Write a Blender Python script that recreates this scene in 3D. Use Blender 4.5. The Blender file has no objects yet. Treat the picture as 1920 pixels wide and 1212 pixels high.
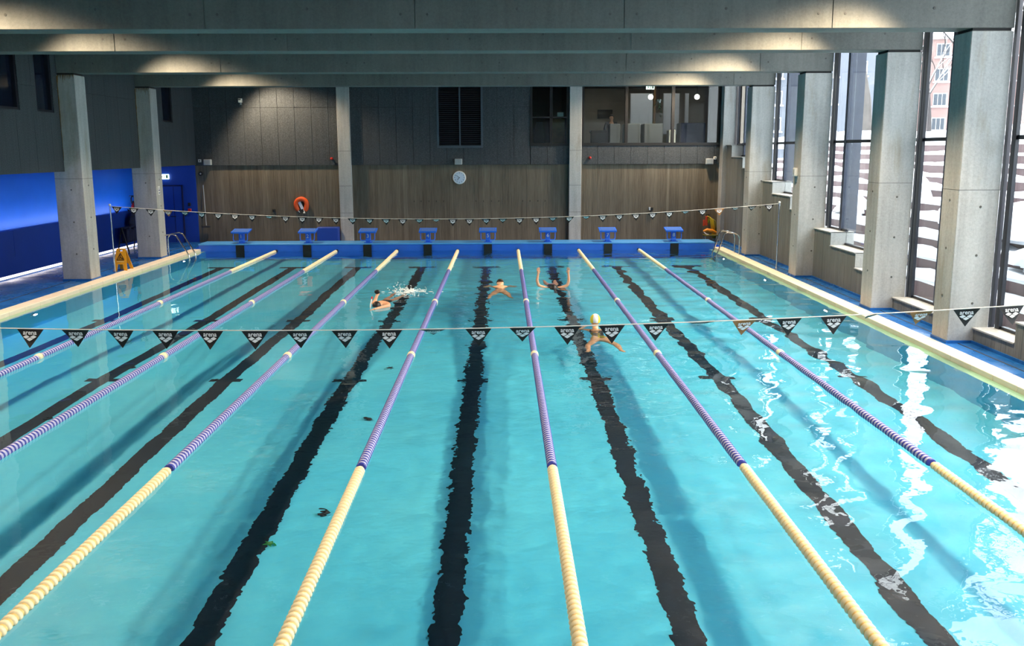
import bpy, bmesh, math, random
import numpy as np
from mathutils import Vector, Matrix, Euler

random.seed(7)
SC = bpy.context.scene
COL = SC.collection
PI = math.pi

# ------------------------------------------------------------------ camera
cam_d = bpy.data.cameras.new('camera')
cam = bpy.data.objects.new('camera', cam_d)
COL.objects.link(cam)
cam_d.sensor_fit = 'HORIZONTAL'
cam_d.sensor_width = 36.0
cam_d.lens = 1622.345 / 1920 * 36.0
cam_d.shift_y = -52.93 / 1920          # the photograph is a crop, its centre sits off the lens axis
cam_d.clip_end = 500
_R = Vector((0.99993424, -0.01101339, -0.00319679))
_U = Vector((0.00497102, 0.16505235, 0.98627228))
_F = Vector((0.01033456, 0.98622332, -0.16509624))
_m = Matrix(((_R.x, _U.x, -_F.x, 0), (_R.y, _U.y, -_F.y, -3.6597), (_R.z, _U.z, -_F.z, 3.2893), (0, 0, 0, 1)))
cam.matrix_world = _m
SC.camera = cam

# ------------------------------------------------------------------ sky, exposure
SC.view_settings.view_transform = 'Standard'
SC.view_settings.look = 'None'
SC.view_settings.exposure = 0.5
SC.view_settings.gamma = 1.0
SC.view_settings.use_curve_mapping = False
world = bpy.data.worlds.new('overcast_sky')
SC.world = world
world.use_nodes = True
wn = world.node_tree
wn.nodes['Background'].inputs[0].default_value = (0.90, 0.94, 1.0, 1)
wn.nodes['Background'].inputs[1].default_value = 6.2
try:
    SC.cycles.max_bounces = 9
    SC.cycles.transmission_bounces = 7
    SC.cycles.diffuse_bounces = 4
    SC.cycles.glossy_bounces = 4
    SC.cycles.transparent_max_bounces = 12
    SC.cycles.caustics_refractive = True
    SC.cycles.caustics_reflective = False
    SC.cycles.sample_clamp_indirect = 6.0
    SC.cycles.blur_glossy = 0.5
    SC.cycles.use_denoising = True
    SC.cycles.adaptive_threshold = 0.03
except Exception:
    pass

LAMP_L, LAMP_R = 880, 1130

# layout of the hall in metres: water level z = 0, x across the lanes, y along them
DECK = 0.07
POOL_L, POOL_R = -9.86, 6.88
FAR_Y = 27.35
UPPER_X = -10.8          # left wall above the recess
BLUE_X = -12.55          # back of the blue recess
SOFFIT = 2.80
CEIL = 6.9
BEAM_Z = 5.17
RIGHT_X = 7.86           # inner face of the concrete parapets
GLASS_X = 8.28
NEAR_Y = -7.0
BEAMS = [(10.42, 10.94), (13.45, 13.98), (18.02, 18.55), (22.55, 23.05)]
BEAMS_NEAR = [(5.9, 6.42), (1.4, 1.92), (-3.1, -2.58)]
ROPES = [-7.495 + 2 * i for i in range(7)]
LANES = [-8.71, -6.495, -4.495, -2.495, -0.495, 1.505, 3.505, 5.72]

# the daylight enters through the window bays: portals guide the sky sampling
for y0, y1 in [(-6.5, 5.9), (6.42, 10.42), (10.94, 13.45), (13.98, 18.02), (18.55, 22.55), (23.05, 26.95)]:
    pd = bpy.data.lights.new('window_portal', 'AREA'); pd.shape = 'RECTANGLE'; pd.size = y1 - y0; pd.size_y = 6.6
    pd.cycles.is_portal = True
    po = bpy.data.objects.new('window_portal', pd); COL.objects.link(po)
    po.matrix_world = Matrix(((0, 0, 1, 8.62), (1, 0, 0, (y0 + y1) / 2), (0, 1, 0, 3.5), (0, 0, 0, 1)))
# downlights hang high between the beams, close to both long walls, tipped towards the water
for x, y in [(sx, sy) for sy in (0.3, 4.8, 9.3, 12.35, 16.92, 21.42, 26.2) for sx in (-8.5, 6.1)]:
    ld = bpy.data.lights.new('downlight_lamp', 'SPOT')
    ld.energy = LAMP_L if x < 0 else LAMP_R
    ld.color = (1.0, 0.78, 0.53)
    ld.spot_size = math.radians(110)
    ld.spot_blend = 0.5
    ld.shadow_soft_size = 0.16
    ld.cycles.is_caustics_light = True
    lo = bpy.data.objects.new('downlight_lamp', ld)
    COL.objects.link(lo)
    lo.location = (x, y, 6.2)
    lo.rotation_euler = (0, math.radians(-18 if x < 0 else 20), 0)

# ------------------------------------------------------------------ helpers
class MB:
    """collects faces in world (or local) coordinates and links them as one mesh object"""
    def __init__(s): s.v = []; s.f = []; s.m = []; s.sm = []
    def add(s, vs, fs, mi=0, smooth=False):
        o = len(s.v); s.v += [tuple(p) for p in vs]
        for f in fs: s.f.append(tuple(i + o for i in f)); s.m.append(mi); s.sm.append(smooth)
        return s
    def box(s, x0, x1, y0, y1, z0, z1, mi=0, bev=0.0):
        if bev <= 0:
            v = [(x, y, z) for x in (x0, x1) for y in (y0, y1) for z in (z0, z1)]
            return s.add(v, [(0,1,3,2),(4,6,7,5),(0,4,5,1),(2,3,7,6),(0,2,6,4),(1,5,7,3)], mi)
        b = bev
        v = []; 
        for sx in (0, 1):
            for sy in (0, 1):
                for sz in (0, 1):
                    cx = (x0, x1)[sx]; cy = (y0, y1)[sy]; cz = (z0, z1)[sz]
                    dx = b if sx == 0 else -b; dy = b if sy == 0 else -b; dz = b if sz == 0 else -b
                    v += [(cx, cy + dy, cz + dz), (cx + dx, cy, cz + dz), (cx + dx, cy + dy, cz)]
        I = lambda a, b_, c, k: ((a * 2 + b_) * 2 + c) * 3 + k
        f = []
        for a in (0, 1):
            q = [I(a,0,0,0), I(a,0,1,0), I(a,1,1,0), I(a,1,0,0)]; f.append(q if a == 0 else q[::-1])
            q = [I(0,a,0,1), I(1,a,0,1), I(1,a,1,1), I(0,a,1,1)]; f.append(q if a == 0 else q[::-1])
            q = [I(0,0,a,2), I(0,1,a,2), I(1,1,a,2), I(1,0,a,2)]; f.append(q if a == 0 else q[::-1])
        for a in (0, 1):
            for b_ in (0, 1):
                f.append([I(a,b_,0,0), I(a,b_,0,1), I(a,b_,1,1), I(a,b_,1,0)])
                f.append([I(a,0,b_,0), I(a,0,b_,2), I(a,1,b_,2), I(a,1,b_,0)])
                f.append([I(0,a,b_,1), I(0,a,b_,2), I(1,a,b_,2), I(1,a,b_,1)])
                for c in (0, 1): f.append([I(a,b_,c,0), I(a,b_,c,1), I(a,b_,c,2)])
        return s.add(v, f, mi)
    def prism(s, poly, axis, a, b, mi=0):
        """poly in the two other axes (cyclic order), extruded along axis from a to b"""
        def P(p, t):
            if axis == 0: return (t, p[0], p[1])
            if axis == 1: return (p[0], t, p[1])
            return (p[0], p[1], t)
        n = len(poly); v = [P(p, a) for p in poly] + [P(p, b) for p in poly]
        f = [tuple(range(n))[::-1], tuple(range(n, 2 * n))] + [(i, (i+1) % n, n + (i+1) % n, n + i) for i in range(n)]
        return s.add(v, f, mi)
    def tube(s, pts, r, n=8, mi=0, caps=True):
        pts = [Vector(p) for p in pts]; k = len(pts); rr = r if isinstance(r, (list, tuple)) else [r] * k
        up = None; v = []
        for i, p in enumerate(pts):
            d = (pts[min(i+1, k-1)] - pts[max(i-1, 0)]).normalized()
            if up is None:
                up = d.orthogonal().normalized()
            up = (up - d * up.dot(d)).normalized(); w = d.cross(up)
            for j in range(n):
                a = 2 * PI * j / n; v.append(p + (up * math.cos(a) + w * math.sin(a)) * rr[i])
        f = [(i*n + j, i*n + (j+1) % n, (i+1)*n + (j+1) % n, (i+1)*n + j) for i in range(k-1) for j in range(n)]
        s.add(v, f, mi, True)
        if caps: s.add(v[:n], [tuple(range(n))[::-1]], mi); s.add(v[-n:], [tuple(range(n))], mi)
        return s
    def lathe(s, prof, c, axis=2, n=16, mi=0, smooth=True):
        """prof = [(t, r)] along axis through c"""
        v = []
        for t, r in prof:
            for j in range(n):
                a = 2 * PI * j / n; p = [r * math.cos(a), r * math.sin(a)]
                q = [0, 0, 0]; q[axis] = t; q[(axis+1) % 3] = p[0]; q[(axis+2) % 3] = p[1]
                v.append((c[0] + q[0], c[1] + q[1], c[2] + q[2]))
        k = len(prof)
        f = [(i*n + j, i*n + (j+1) % n, (i+1)*n + (j+1) % n, (i+1)*n + j) for i in range(k-1) for j in range(n)]
        s.add(v, f, mi, smooth)
        if prof[0][1] > 1e-5: s.add(v[:n], [tuple(range(n))[::-1]], mi)
        if prof[-1][1] > 1e-5: s.add(v[-n:], [tuple(range(n))], mi)
        return s
    def ball(s, c, r, n=10, m=6, mi=0):
        rx, ry, rz = r if isinstance(r, (tuple, list)) else (r, r, r)
        v = [(c[0], c[1], c[2] - rz)]
        for i in range(1, m):
            t = PI * i / m
            for j in range(n):
                a = 2 * PI * j / n
                v.append((c[0] + rx*math.sin(t)*math.cos(a), c[1] + ry*math.sin(t)*math.sin(a), c[2] - rz*math.cos(t)))
        v.append((c[0], c[1], c[2] + rz)); L = len(v) - 1
        f = [(0, 1 + (j+1) % n, 1 + j) for j in range(n)]
        f += [(1+i*n+j, 1+i*n+(j+1) % n, 1+(i+1)*n+(j+1) % n, 1+(i+1)*n+j) for i in range(m-2) for j in range(n)]
        f += [(1+(m-2)*n+j, 1+(m-2)*n+(j+1) % n, L) for j in range(n)]
        return s.add(v, f, mi, True)
    def mesh(s, name, mats, origin=(0, 0, 0)):
        me = bpy.data.meshes.new(name)
        ox, oy, oz = origin
        me.from_pydata([(a - ox, b - oy, c - oz) for a, b, c in s.v], [], s.f)
        for m in (mats if isinstance(mats, (list, tuple)) else [mats]): me.materials.append(m)
        me.polygons.foreach_set('material_index', s.m)
        me.polygons.foreach_set('use_smooth', s.sm)
        me.update()
        return me
    def build(s, name, mats, parent=None, world=True):
        """a child is stored relative to its parent's (translated, unrotated) origin when world is True"""
        org = (0, 0, 0)
        if parent is not None and world: org = tuple(ORG.get(parent.name, (0, 0, 0)))
        return put(name, s.mesh(name, mats, org), parent, org)

ORG = {}
def put(name, me, parent=None, org=(0, 0, 0)):
    o = bpy.data.objects.new(name, me); COL.objects.link(o)
    if parent is not None: o.parent = parent
    ORG[o.name] = org
    return o
def tag(o, label=None, cat=None, group=None, kind=None):
    if label: o['label'] = label
    if cat: o['category'] = cat
    if group: o['group'] = group
    if kind: o['kind'] = kind
    return o
def thing(name, loc, label, cat, group=None, kind=None):
    o = bpy.data.objects.new(name, None); COL.objects.link(o)
    o.location = loc; o.empty_display_size = 0.1
    ORG[o.name] = tuple(loc)
    return tag(o, label, cat, group, kind)
def text_mesh(txt, size, mat, offset=0.0, shear=0.0, extrude=0.0):
    """flat text in the local x-z plane facing -y, centred on its own origin"""
    cu = bpy.data.curves.new('lettering', 'FONT'); cu.body = txt; cu.size = size; cu.offset = offset
    cu.align_x = 'CENTER'; cu.align_y = 'CENTER'; cu.resolution_u = 3; cu.shear = shear; cu.extrude = extrude
    o = bpy.data.objects.new('lettering_tmp', cu); COL.objects.link(o)
    dg = bpy.context.evaluated_depsgraph_get()
    me = bpy.data.meshes.new_from_object(o.evaluated_get(dg))
    bpy.data.objects.remove(o); 
    me.transform(Matrix.Rotation(PI / 2, 4, 'X'))
    me.materials.clear(); me.materials.append(mat); me.name = 'lettering'
    return me

# ------------------------------------------------------------------ materials
def srgb(r, g, b):
    f = lambda c: c / 12.92 if c <= 0.04045 else ((c + 0.055) / 1.055) ** 2.4
    return (f(r / 255), f(g / 255), f(b / 255))
class N:
    """tiny node-tree helper around one principled material"""
    def __init__(s, name):
        s.m = bpy.data.materials.new(name); s.m.use_nodes = True; s.t = s.m.node_tree
        s.b = s.t.nodes['Principled BSDF']; s.out = s.t.nodes['Material Output']
    def n(s, ty, **kw):
        x = s.t.nodes.new(ty)
        for k, v in kw.items(): setattr(x, k, v)
        return x
    def l(s, a, b): s.t.links.new(a, b)
    def coord(s, scale=(1, 1, 1), kind='Object'):
        c = s.n('ShaderNodeTexCoord'); mp = s.n('ShaderNodeMapping'); mp.inputs['Scale'].default_value = scale
        s.l(c.outputs[kind], mp.inputs['Vector']); return mp.outputs[0]
    def geo(s, scale=(1, 1, 1)):
        c = s.n('ShaderNodeNewGeometry'); mp = s.n('ShaderNodeMapping'); mp.inputs['Scale'].default_value = scale
        s.l(c.outputs['Position'], mp.inputs['Vector']); return mp.outputs[0]
    def noise(s, vec, scale, detail=4, rough=0.6):
        x = s.n('ShaderNodeTexNoise'); x.inputs['Scale'].default_value = scale
        x.inputs['Detail'].default_value = detail; x.inputs['Roughness'].default_value = rough
        s.l(vec, x.inputs['Vector']); return x.outputs[0]
    def ramp(s, fac, stops):
        x = s.n('ShaderNodeValToRGB'); e = x.color_ramp.elements
        while len(e) < len(stops): e.new(0.5)
        for i, (p, c) in enumerate(stops):
            e[i].position = p; e[i].color = (*c, 1) if len(c) == 3 else c
        s.l(fac, x.inputs[0]); return x.outputs[0]
    def mix(s, fac, a, b, mode='MIX'):
        x = s.n('ShaderNodeMix', data_type='RGBA', blend_type=mode)
        if isinstance(fac, (int, float)): x.inputs['Factor'].default_value = fac
        else: s.l(fac, x.inputs['Factor'])
        for k, v in (('A', a), ('B', b)):
            sock = [i for i in x.inputs if i.name == k and i.type == 'RGBA'][0]
            if isinstance(v, tuple): sock.default_value = (*v, 1)
            else: s.l(v, sock)
        return [o for o in x.outputs if o.type == 'RGBA'][0]
    def col(s, c):
        if isinstance(c, tuple): s.b.inputs['Base Color'].default_value = (*c, 1)
        else: s.l(c, s.b.inputs['Base Color'])
        return s
    def rough(s, r):
        if isinstance(r, (int, float)): s.b.inputs['Roughness'].default_value = r
        else: s.l(r, s.b.inputs['Roughness'])
        return s
    def bump(s, h, strength=0.3, dist=0.01):
        x = s.n('ShaderNodeBump'); x.inputs['Strength'].default_value = strength; x.inputs['Distance'].default_value = dist
        s.l(h, x.inputs['Height']); s.l(x.outputs[0], s.b.inputs['Normal']); return s
    def set(s, **kw):
        for k, v in kw.items(): s.b.inputs[k.replace('_', ' ')].default_value = v
        return s
def plain(name, c, rough=0.5, metal=0.0, var=0.12, scale=6.0, coat=0.0):
    """one colour with a slight procedural mottling"""
    k = N(name); v = k.geo(); no = k.noise(v, scale)
    d = tuple(x * (1 - var) for x in c); u = tuple(min(1, x * (1 + var)) for x in c)
    k.col(k.ramp(no, [(0.3, d), (0.7, u)])).rough(rough).set(Metallic=metal)
    if coat: k.set(Coat_Weight=coat)
    return k.m
def glow(name, c, e):
    k = N(name); k.col(c); k.b.inputs['Emission Color'].default_value = (*c, 1); k.b.inputs['Emission Strength'].default_value = e
    return k.m

def concrete(name, lo, hi, stain=0.25, streak=0.3, stain_col=None):
    k = N(name); v = k.geo()
    big = k.noise(v, 0.55, 3); fine = k.noise(v, 22, 5, 0.7); speck = k.noise(v, 90, 2)
    st = k.noise(k.geo((6, 6, 0.35)), 1.3, 4)
    base = k.ramp(big, [(0.3, lo), (0.72, hi)])
    base = k.mix(0.35, base, k.ramp(fine, [(0.3, tuple(c * 0.7 for c in lo)), (0.7, hi)]))
    base = k.mix(streak, base, k.ramp(st, [(0.35, tuple(c * 0.6 for c in lo)), (0.62, hi)]))
    pit = k.ramp(speck, [(0.29, tuple(c * 0.35 for c in lo)), (0.36, (1, 1, 1))])
    base = k.mix(0.5, base, pit, 'MULTIPLY')
    if stain_col:
        base = k.mix(k.ramp(k.noise(k.geo((3, 3, 0.6)), 1.1, 5), [(0.56, (0, 0, 0)), (0.74, (stain, stain, stain))]), base, stain_col)
    k.col(base).rough(0.78).bump(fine, 0.25, 0.01)
    return k.m
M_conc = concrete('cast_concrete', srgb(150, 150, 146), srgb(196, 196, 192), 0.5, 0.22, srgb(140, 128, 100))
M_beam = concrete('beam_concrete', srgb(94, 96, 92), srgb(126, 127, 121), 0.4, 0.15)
M_tie = plain('tie_hole_grey', srgb(92, 92, 88), 0.9)
M_joint = plain('dark_joint', srgb(46, 46, 46), 0.9)

def board_mat(name='board_marked_concrete', tones=None, g0=None, g1=None):
    """board-marked concrete: every board of the formwork left its own tone"""
    k = N(name); tones = tones or [(72, 64, 53), (100, 90, 76), (126, 116, 100), (158, 149, 134)]
    at = k.n('ShaderNodeAttribute', attribute_name='board'); v = k.geo((14, 14, 0.5))
    grain = k.noise(v, 3.0, 6, 0.65); fine = k.noise(k.geo(), 60, 3)
    c = k.ramp(at.outputs['Fac'], [(p_, srgb(*t_)) for p_, t_ in zip((0.0, 0.5, 0.85, 1.0), tones)])
    c = k.mix(0.3, c, k.ramp(k.noise(k.geo((2.2, 2.2, 0.16)), 1.4, 3), [(0.3, srgb(*(g0 or (62, 54, 43)))), (0.7, srgb(*(g1 or (150, 140, 122))))]))
    c = k.mix(0.5, c, k.ramp(grain, [(0.28, srgb(*(g0 or (56, 48, 38)))), (0.72, srgb(*(g1 or (132, 122, 105))))]))
    sp = k.ramp(k.noise(k.geo(), 7.5, 2), [(0.80, (0, 0, 0)), (0.83, (1, 1, 1))])
    c = k.mix(k.mix(0.35, (0, 0, 0), sp), c, srgb(205, 200, 190))
    k.col(c).rough(0.85).bump(grain, 0.35, 0.01)
    return k.m
M_board = board_mat()
M_board_grey = board_mat('grey_board_marked_concrete', [(96, 98, 94), (112, 114, 110), (124, 126, 122), (142, 143, 139)], (82, 84, 80), (138, 140, 135))
def panel_mat():
    k = N('acoustic_panel'); v = k.geo()
    n1 = k.noise(v, 45, 3, 0.8); n2 = k.noise(v, 0.6, 2); st = k.noise(k.geo((9, 9, 0.4)), 1.5, 3)
    c = k.ramp(n1, [(0.33, srgb(38, 42, 46)), (0.55, srgb(70, 75, 79)), (0.72, srgb(110, 112, 113))])
    c = k.mix(0.35, c, k.ramp(st, [(0.3, srgb(52, 57, 62)), (0.7, srgb(78, 82, 85))]))
    k.col(c).rough(0.95).bump(n1, 0.4, 0.01)
    return k.m
M_panel = panel_mat()

M_blue_wall = plain('blue_wall_paint', srgb(24, 102, 204), 0.45, var=0.06, scale=1.5)
M_blue_dark = plain('blue_panel_paint', srgb(18, 62, 158), 0.5, var=0.06, scale=1.5)
def deck_mat():
    k = N('blue_deck_resin'); v = k.geo()
    c = k.ramp(k.noise(v, 1.6, 5), [(0.3, srgb(22, 84, 152)), (0.7, srgb(42, 112, 186))])
    wet = k.ramp(k.noise(v, 0.9, 4), [(0.4, (0.16,) * 3), (0.65, (0.42,) * 3)])
    k.col(c).rough(wet).bump(k.noise(v, 120, 2), 0.06, 0.004)
    return k.m
M_deck = deck_mat()
def tile_mat(name, lo, hi, joint, sx=0.25, sz=0.125, rough=0.3):
    """small glazed tiles: the joints are far finer than a pixel or two, so the material draws them"""
    k = N(name); v = k.geo()
    c = k.ramp(k.noise(v, 0.35, 3), [(0.3, lo), (0.7, hi)])
    c = k.mix(0.25, c, k.ramp(k.noise(v, 9, 2), [(0.35, lo), (0.65, hi)]))
    k.col(c).rough(rough)
    return k.m
M_pool = tile_mat('turquoise_pool_tile', srgb(78, 202, 242), srgb(102, 218, 246), None)
M_pool_wall = tile_mat('pool_wall_tile', srgb(64, 186, 232), srgb(88, 204, 238), None)
M_ledge = plain('pale_green_ledge_tile', srgb(168, 220, 186), 0.35, var=0.04)
M_line = plain('black_lane_tile', srgb(6, 22, 42), 0.4, var=0.15)
M_cream = plain('cream_edge_stone', srgb(232, 220, 200), 0.5, var=0.05, scale=3)
M_bulk = plain('blue_end_wall_tile', srgb(40, 100, 212), 0.35, var=0.05, scale=3)
M_bulk_top = plain('light_blue_top_tile', srgb(74, 150, 220), 0.35, var=0.05, scale=3)
M_black = plain('matt_black', srgb(14, 14, 16), 0.55)
M_frame = plain('dark_window_frame', srgb(26, 30, 40), 0.4)
M_frame2 = plain('blue_grey_fin', srgb(52, 60, 78), 0.5)
M_steel = plain('polished_steel', srgb(200, 202, 204), 0.18, 1.0, 0.05)
M_white = plain('white_plastic', srgb(228, 228, 224), 0.4, var=0.04)
M_grey = plain('light_grey_plastic', srgb(176, 180, 180), 0.5, var=0.05)
M_ceil = plain('dark_ceiling', srgb(70, 74, 74), 0.9)
M_snow = None

# ------------------------------------------------------------------ the pool basin and its water
def fdepth(y):
    return float(np.interp(y, [0, 10, 15, 25], [-1.35, -1.42, -1.88, -2.0]))
YS = [-0.0, 2, 4, 6, 8, 10, 11, 12, 13, 14, 15, 17, 19, 21, 23, 25.0]
basin = thing('pool_basin', (0, 0, 0), 'turquoise tiled swimming pool basin with sloping floor', None, kind='structure')
b = MB()
for y0, y1 in zip(YS[:-1], YS[1:]):
    z0, z1 = fdepth(y0), fdepth(y1)
    b.add([(POOL_L, y0, z0), (POOL_R, y0, z0), (POOL_R, y1, z1), (POOL_L, y1, z1)], [(0, 1, 2, 3)])
b.add([(POOL_L - 0.3, -0.3, -2.3), (POOL_R + 0.3, -0.3, -2.3), (POOL_R + 0.3, 25.3, -2.3), (POOL_L - 0.3, 25.3, -2.3)], [(0, 3, 2, 1)])
pf = b.build('pool_floor', M_pool, basin)
b = MB()
for x, s in ((POOL_L, 1), (POOL_R, -1)):
    b.box(min(x, x - 0.25 * s), max(x, x - 0.25 * s), -0.25, 25, -2.2, -0.045)
b.box(POOL_L - 0.25, POOL_R + 0.25, -0.25, 0, -2.2, 0.02)
pw = b.build('pool_wall', M_pool_wall, basin)
led = MB().box(POOL_L - 0.15, POOL_L, 0, 25, -0.045, -0.03).box(POOL_R, POOL_R + 0.15, 0, 25, -0.045, -0.03).build('overflow_ledge', M_ledge, basin)
receivers = [pf, pw, led]
for x in LANES:
    b = MB()
    ys = [y for y in YS if 2 < y < 23]; ys = [2.0] + ys + [23.0]
    for y0, y1 in zip(ys[:-1], ys[1:]):
        z0, z1 = fdepth(y0) + 0.004, fdepth(y1) + 0.004
        b.add([(x - 0.13, y0, z0), (x + 0.13, y0, z0), (x + 0.13, y1, z1), (x - 0.13, y1, z1)], [(0, 1, 2, 3)])
    ln = b.build('lane_line', M_line, basin); receivers.append(ln)
    for yc, hw, hd in ((23.0, 0.43, 0.13), (15.0, 0.26, 0.09), (10.0, 0.26, 0.09), (2.0, 0.43, 0.13)):
        z0, z1 = fdepth(yc - hd) + 0.006, fdepth(yc + hd) + 0.006
        cm = MB().add([(x - hw, yc - hd, z0), (x + hw, yc - hd, z0), (x + hw, yc + hd, z1), (x - hw, yc + hd, z1)], [(0, 1, 2, 3)]).build('cross_mark', M_line, ln)
        receivers.append(cm)

# water surface: long waves are geometry, ripples are fine relief of the surface
WL, WR = POOL_L - 0.15, POOL_R + 0.15
nx, ny = 360, 530
xs = np.linspace(WL, WR, nx); ys_ = np.linspace(0.004, 24.996, ny)
Xg, Yg = np.meshgrid(xs, ys_, indexing='ij'); Z = np.zeros_like(Xg)
rng = np.random.default_rng(11)
def waves(n, lam0, lam1, slope, aniso=None):
    H = np.zeros_like(Xg)
    for i in range(n):
        lam = lam0 * (lam1 / lam0) ** rng.random(); kk = 2 * PI / lam
        a = rng.random() * 2 * PI if aniso is None else PI / 2 + rng.normal() * aniso
        H += np.sin(kk * (np.cos(a) * Xg + np.sin(a) * Yg) + rng.random() * 2 * PI) * slope / kk
    return H * math.sqrt(2.0 / n)
def blob(x, y, rx, ry): return np.exp(-((Xg - x) / rx) ** 2 - ((Yg - y) / ry) ** 2)
calm = 1 / (1 + np.exp(-(Xg + 4.4) / 1.0))                     # the two lanes by the blue wall lie still
amp = 0.22 + 0.78 * calm
Z += amp * waves(60, 0.55, 2.4, 0.016)
right = 1 / (1 + np.exp(-(Xg - 2.8) / 0.7))
Z += (0.12 + 0.88 / (1 + np.exp(-(Xg + 1.6) / 0.9))) * (1 - 0.7 * right) * waves(50, 0.24, 0.6, 0.019)
Z += (0.2 + 0.8 * calm) * (1 / (1 + np.exp(-(Xg - 2.2) / 0.8))) * waves(40, 0.4, 1.3, 0.034, 0.55)
swirl = blob(-2.4, 15.8, 1.0, 1.6) + 0.9 * blob(-0.2, 16.4, 0.9, 1.8) + 0.6 * blob(1.3, 16.6, 0.9, 1.6) + 0.5 * blob(1.7, 12, 0.8, 1.2)
Z += np.clip(swirl, 0, 1) * waves(50, 0.2, 0.7, 0.075, 0.8)
edge = np.clip(np.minimum(Xg - WL, WR - Xg) / 0.4, 0, 1) * 0.9 + 0.1
Z *= edge
idx = np.arange(nx * ny).reshape(nx, ny)
fc = np.stack([idx[:-1, :-1].ravel(), idx[1:, :-1].ravel(), idx[1:, 1:].ravel(), idx[:-1, 1:].ravel()], 1)
wme = bpy.data.meshes.new('pool_water')
wme.from_pydata(np.stack([Xg.ravel(), Yg.ravel(), Z.ravel()], 1).tolist(), [], fc.tolist())
wme.shade_smooth()
water = put('pool_water', wme)
tag(water, 'rippled turquoise water filling the swimming pool', 'water', kind='stuff')
k = N('clear_pool_water'); k.t.nodes.remove(k.b)
gl = k.n('ShaderNodeBsdfGlass'); gl.inputs['IOR'].default_value = 1.333; gl.inputs['Roughness'].default_value = 0.0
gl.inputs['Color'].default_value = (1, 1, 1, 1)
v = k.geo(); r1 = k.noise(k.geo((1, 1.3, 1)), 4.2, 2, 0.5); r2 = k.noise(v, 11, 1, 0.5)
ad = k.n('ShaderNodeMath', operation='MULTIPLY_ADD'); k.l(r2, ad.inputs[0]); ad.inputs[1].default_value = 0.3; k.l(r1, ad.inputs[2])
sx = k.n('ShaderNodeSeparateXYZ'); g = k.n('ShaderNodeNewGeometry'); k.l(g.outputs['Position'], sx.inputs[0])
mr = k.n('ShaderNodeMapRange'); k.l(sx.outputs[0], mr.inputs[0])
mr.inputs[1].default_value = -4.6; mr.inputs[2].default_value = -0.6; mr.inputs[3].default_value = 0.06; mr.inputs[4].default_value = 1.0
mr2 = k.n('ShaderNodeMapRange'); k.l(sx.outputs[0], mr2.inputs[0])
mr2.inputs[1].default_value = 0.8; mr2.inputs[2].default_value = 3.2; mr2.inputs[3].default_value = 1.0; mr2.inputs[4].default_value = 0.22
mm = k.n('ShaderNodeMath', operation='MULTIPLY'); k.l(mr.outputs[0], mm.inputs[0]); k.l(mr2.outputs[0], mm.inputs[1])
bp = k.n('ShaderNodeBump'); bp.inputs['Distance'].default_value = 0.010; k.l(mm.outputs[0], bp.inputs['Strength']); k.l(ad.outputs[0], bp.inputs['Height'])
k.l(bp.outputs[0], gl.inputs['Normal']); k.l(gl.outputs[0], k.out.inputs[0])
wme.materials.append(k.m)
water.cycles.is_caustics_caster = True

# underwater lamps set in the side walls
k_lampglass = glow('lit_pool_lamp', (0.92, 0.97, 1.0), 60)
n_l = 0
for sx_, xw, side in ((1, POOL_L, 'blue wall'), (-1, POOL_R, 'window')):
    for y, nth in (((14.3, 'nearest'), (22.9, 'farthest')) if sx_ == 1 else ((14.3, 'nearest'), (18.6, 'middle one'), (22.9, 'farthest'))):
        t = thing('pool_lamp', (xw, y, -0.5), f'lit underwater lamp in the {side} side of the pool, {nth} of that side', 'lamp', 'underwater lamps')
        MB().lathe([(-0.01, 0.13), (0.03, 0.13), (0.04, 0.105)], (xw, y, -0.5), 0, 20).build('rim', M_steel, t) if sx_ == 1 else MB().lathe([(-0.04, 0.105), (-0.03, 0.13), (0.01, 0.13)], (xw, y, -0.5), 0, 20).build('rim', M_steel, t)
        d = 0.045 * sx_
        MB().lathe([(min(d, d * 0.6), 0.1 if sx_ == 1 else 0.07), (max(d, d * 0.6), 0.07 if sx_ == 1 else 0.1)], (xw, y, -0.5), 0, 20).build('lens', k_lampglass, t)

# ------------------------------------------------------------------ deck and pool edge
floor = thing('floor', (0, 0, 0), 'blue resin pool deck', None, kind='structure')
eL, eR = WL - 0.33, WR + 0.31
b = MB()
b.box(-13.2, eL, NEAR_Y, 27.9, -0.4, DECK); b.box(eR, 8.3, NEAR_Y, 27.9, -0.4, DECK)
b.box(eL, eR, NEAR_Y, -0.25, -0.4, DECK); b.box(eL, eR, 25.9, 27.9, -0.4, DECK)
b.build('deck', M_deck, floor)
MB().box(7.60, 7.625, 0, 26.5, DECK - 0.02, DECK + 0.003).build('drain_channel', M_joint, floor)
MB().box(-10.9, -10.87, 0, 26.5, DECK - 0.02, DECK + 0.003).build('drain_channel', M_joint, floor)
for side, xa, xb in (('blue wall', eL, WL), ('window', WR, eR)):
    tr = thing('trim_1' if side == 'blue wall' else 'trim_2', (0, 0, 0), f'cream stone pool edge on the {side} side', None, kind='structure')
    me = None
    for i in range(42):
        y0 = i * 0.5952
        if me is None:
            me = MB().box(xa, xb, 0.004, 0.591, -0.3, DECK + 0.012, bev=0.008).mesh('edge_stone', M_cream)
        o = put('edge_stone', me, tr); o.location = (0, y0, 0)

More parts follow.
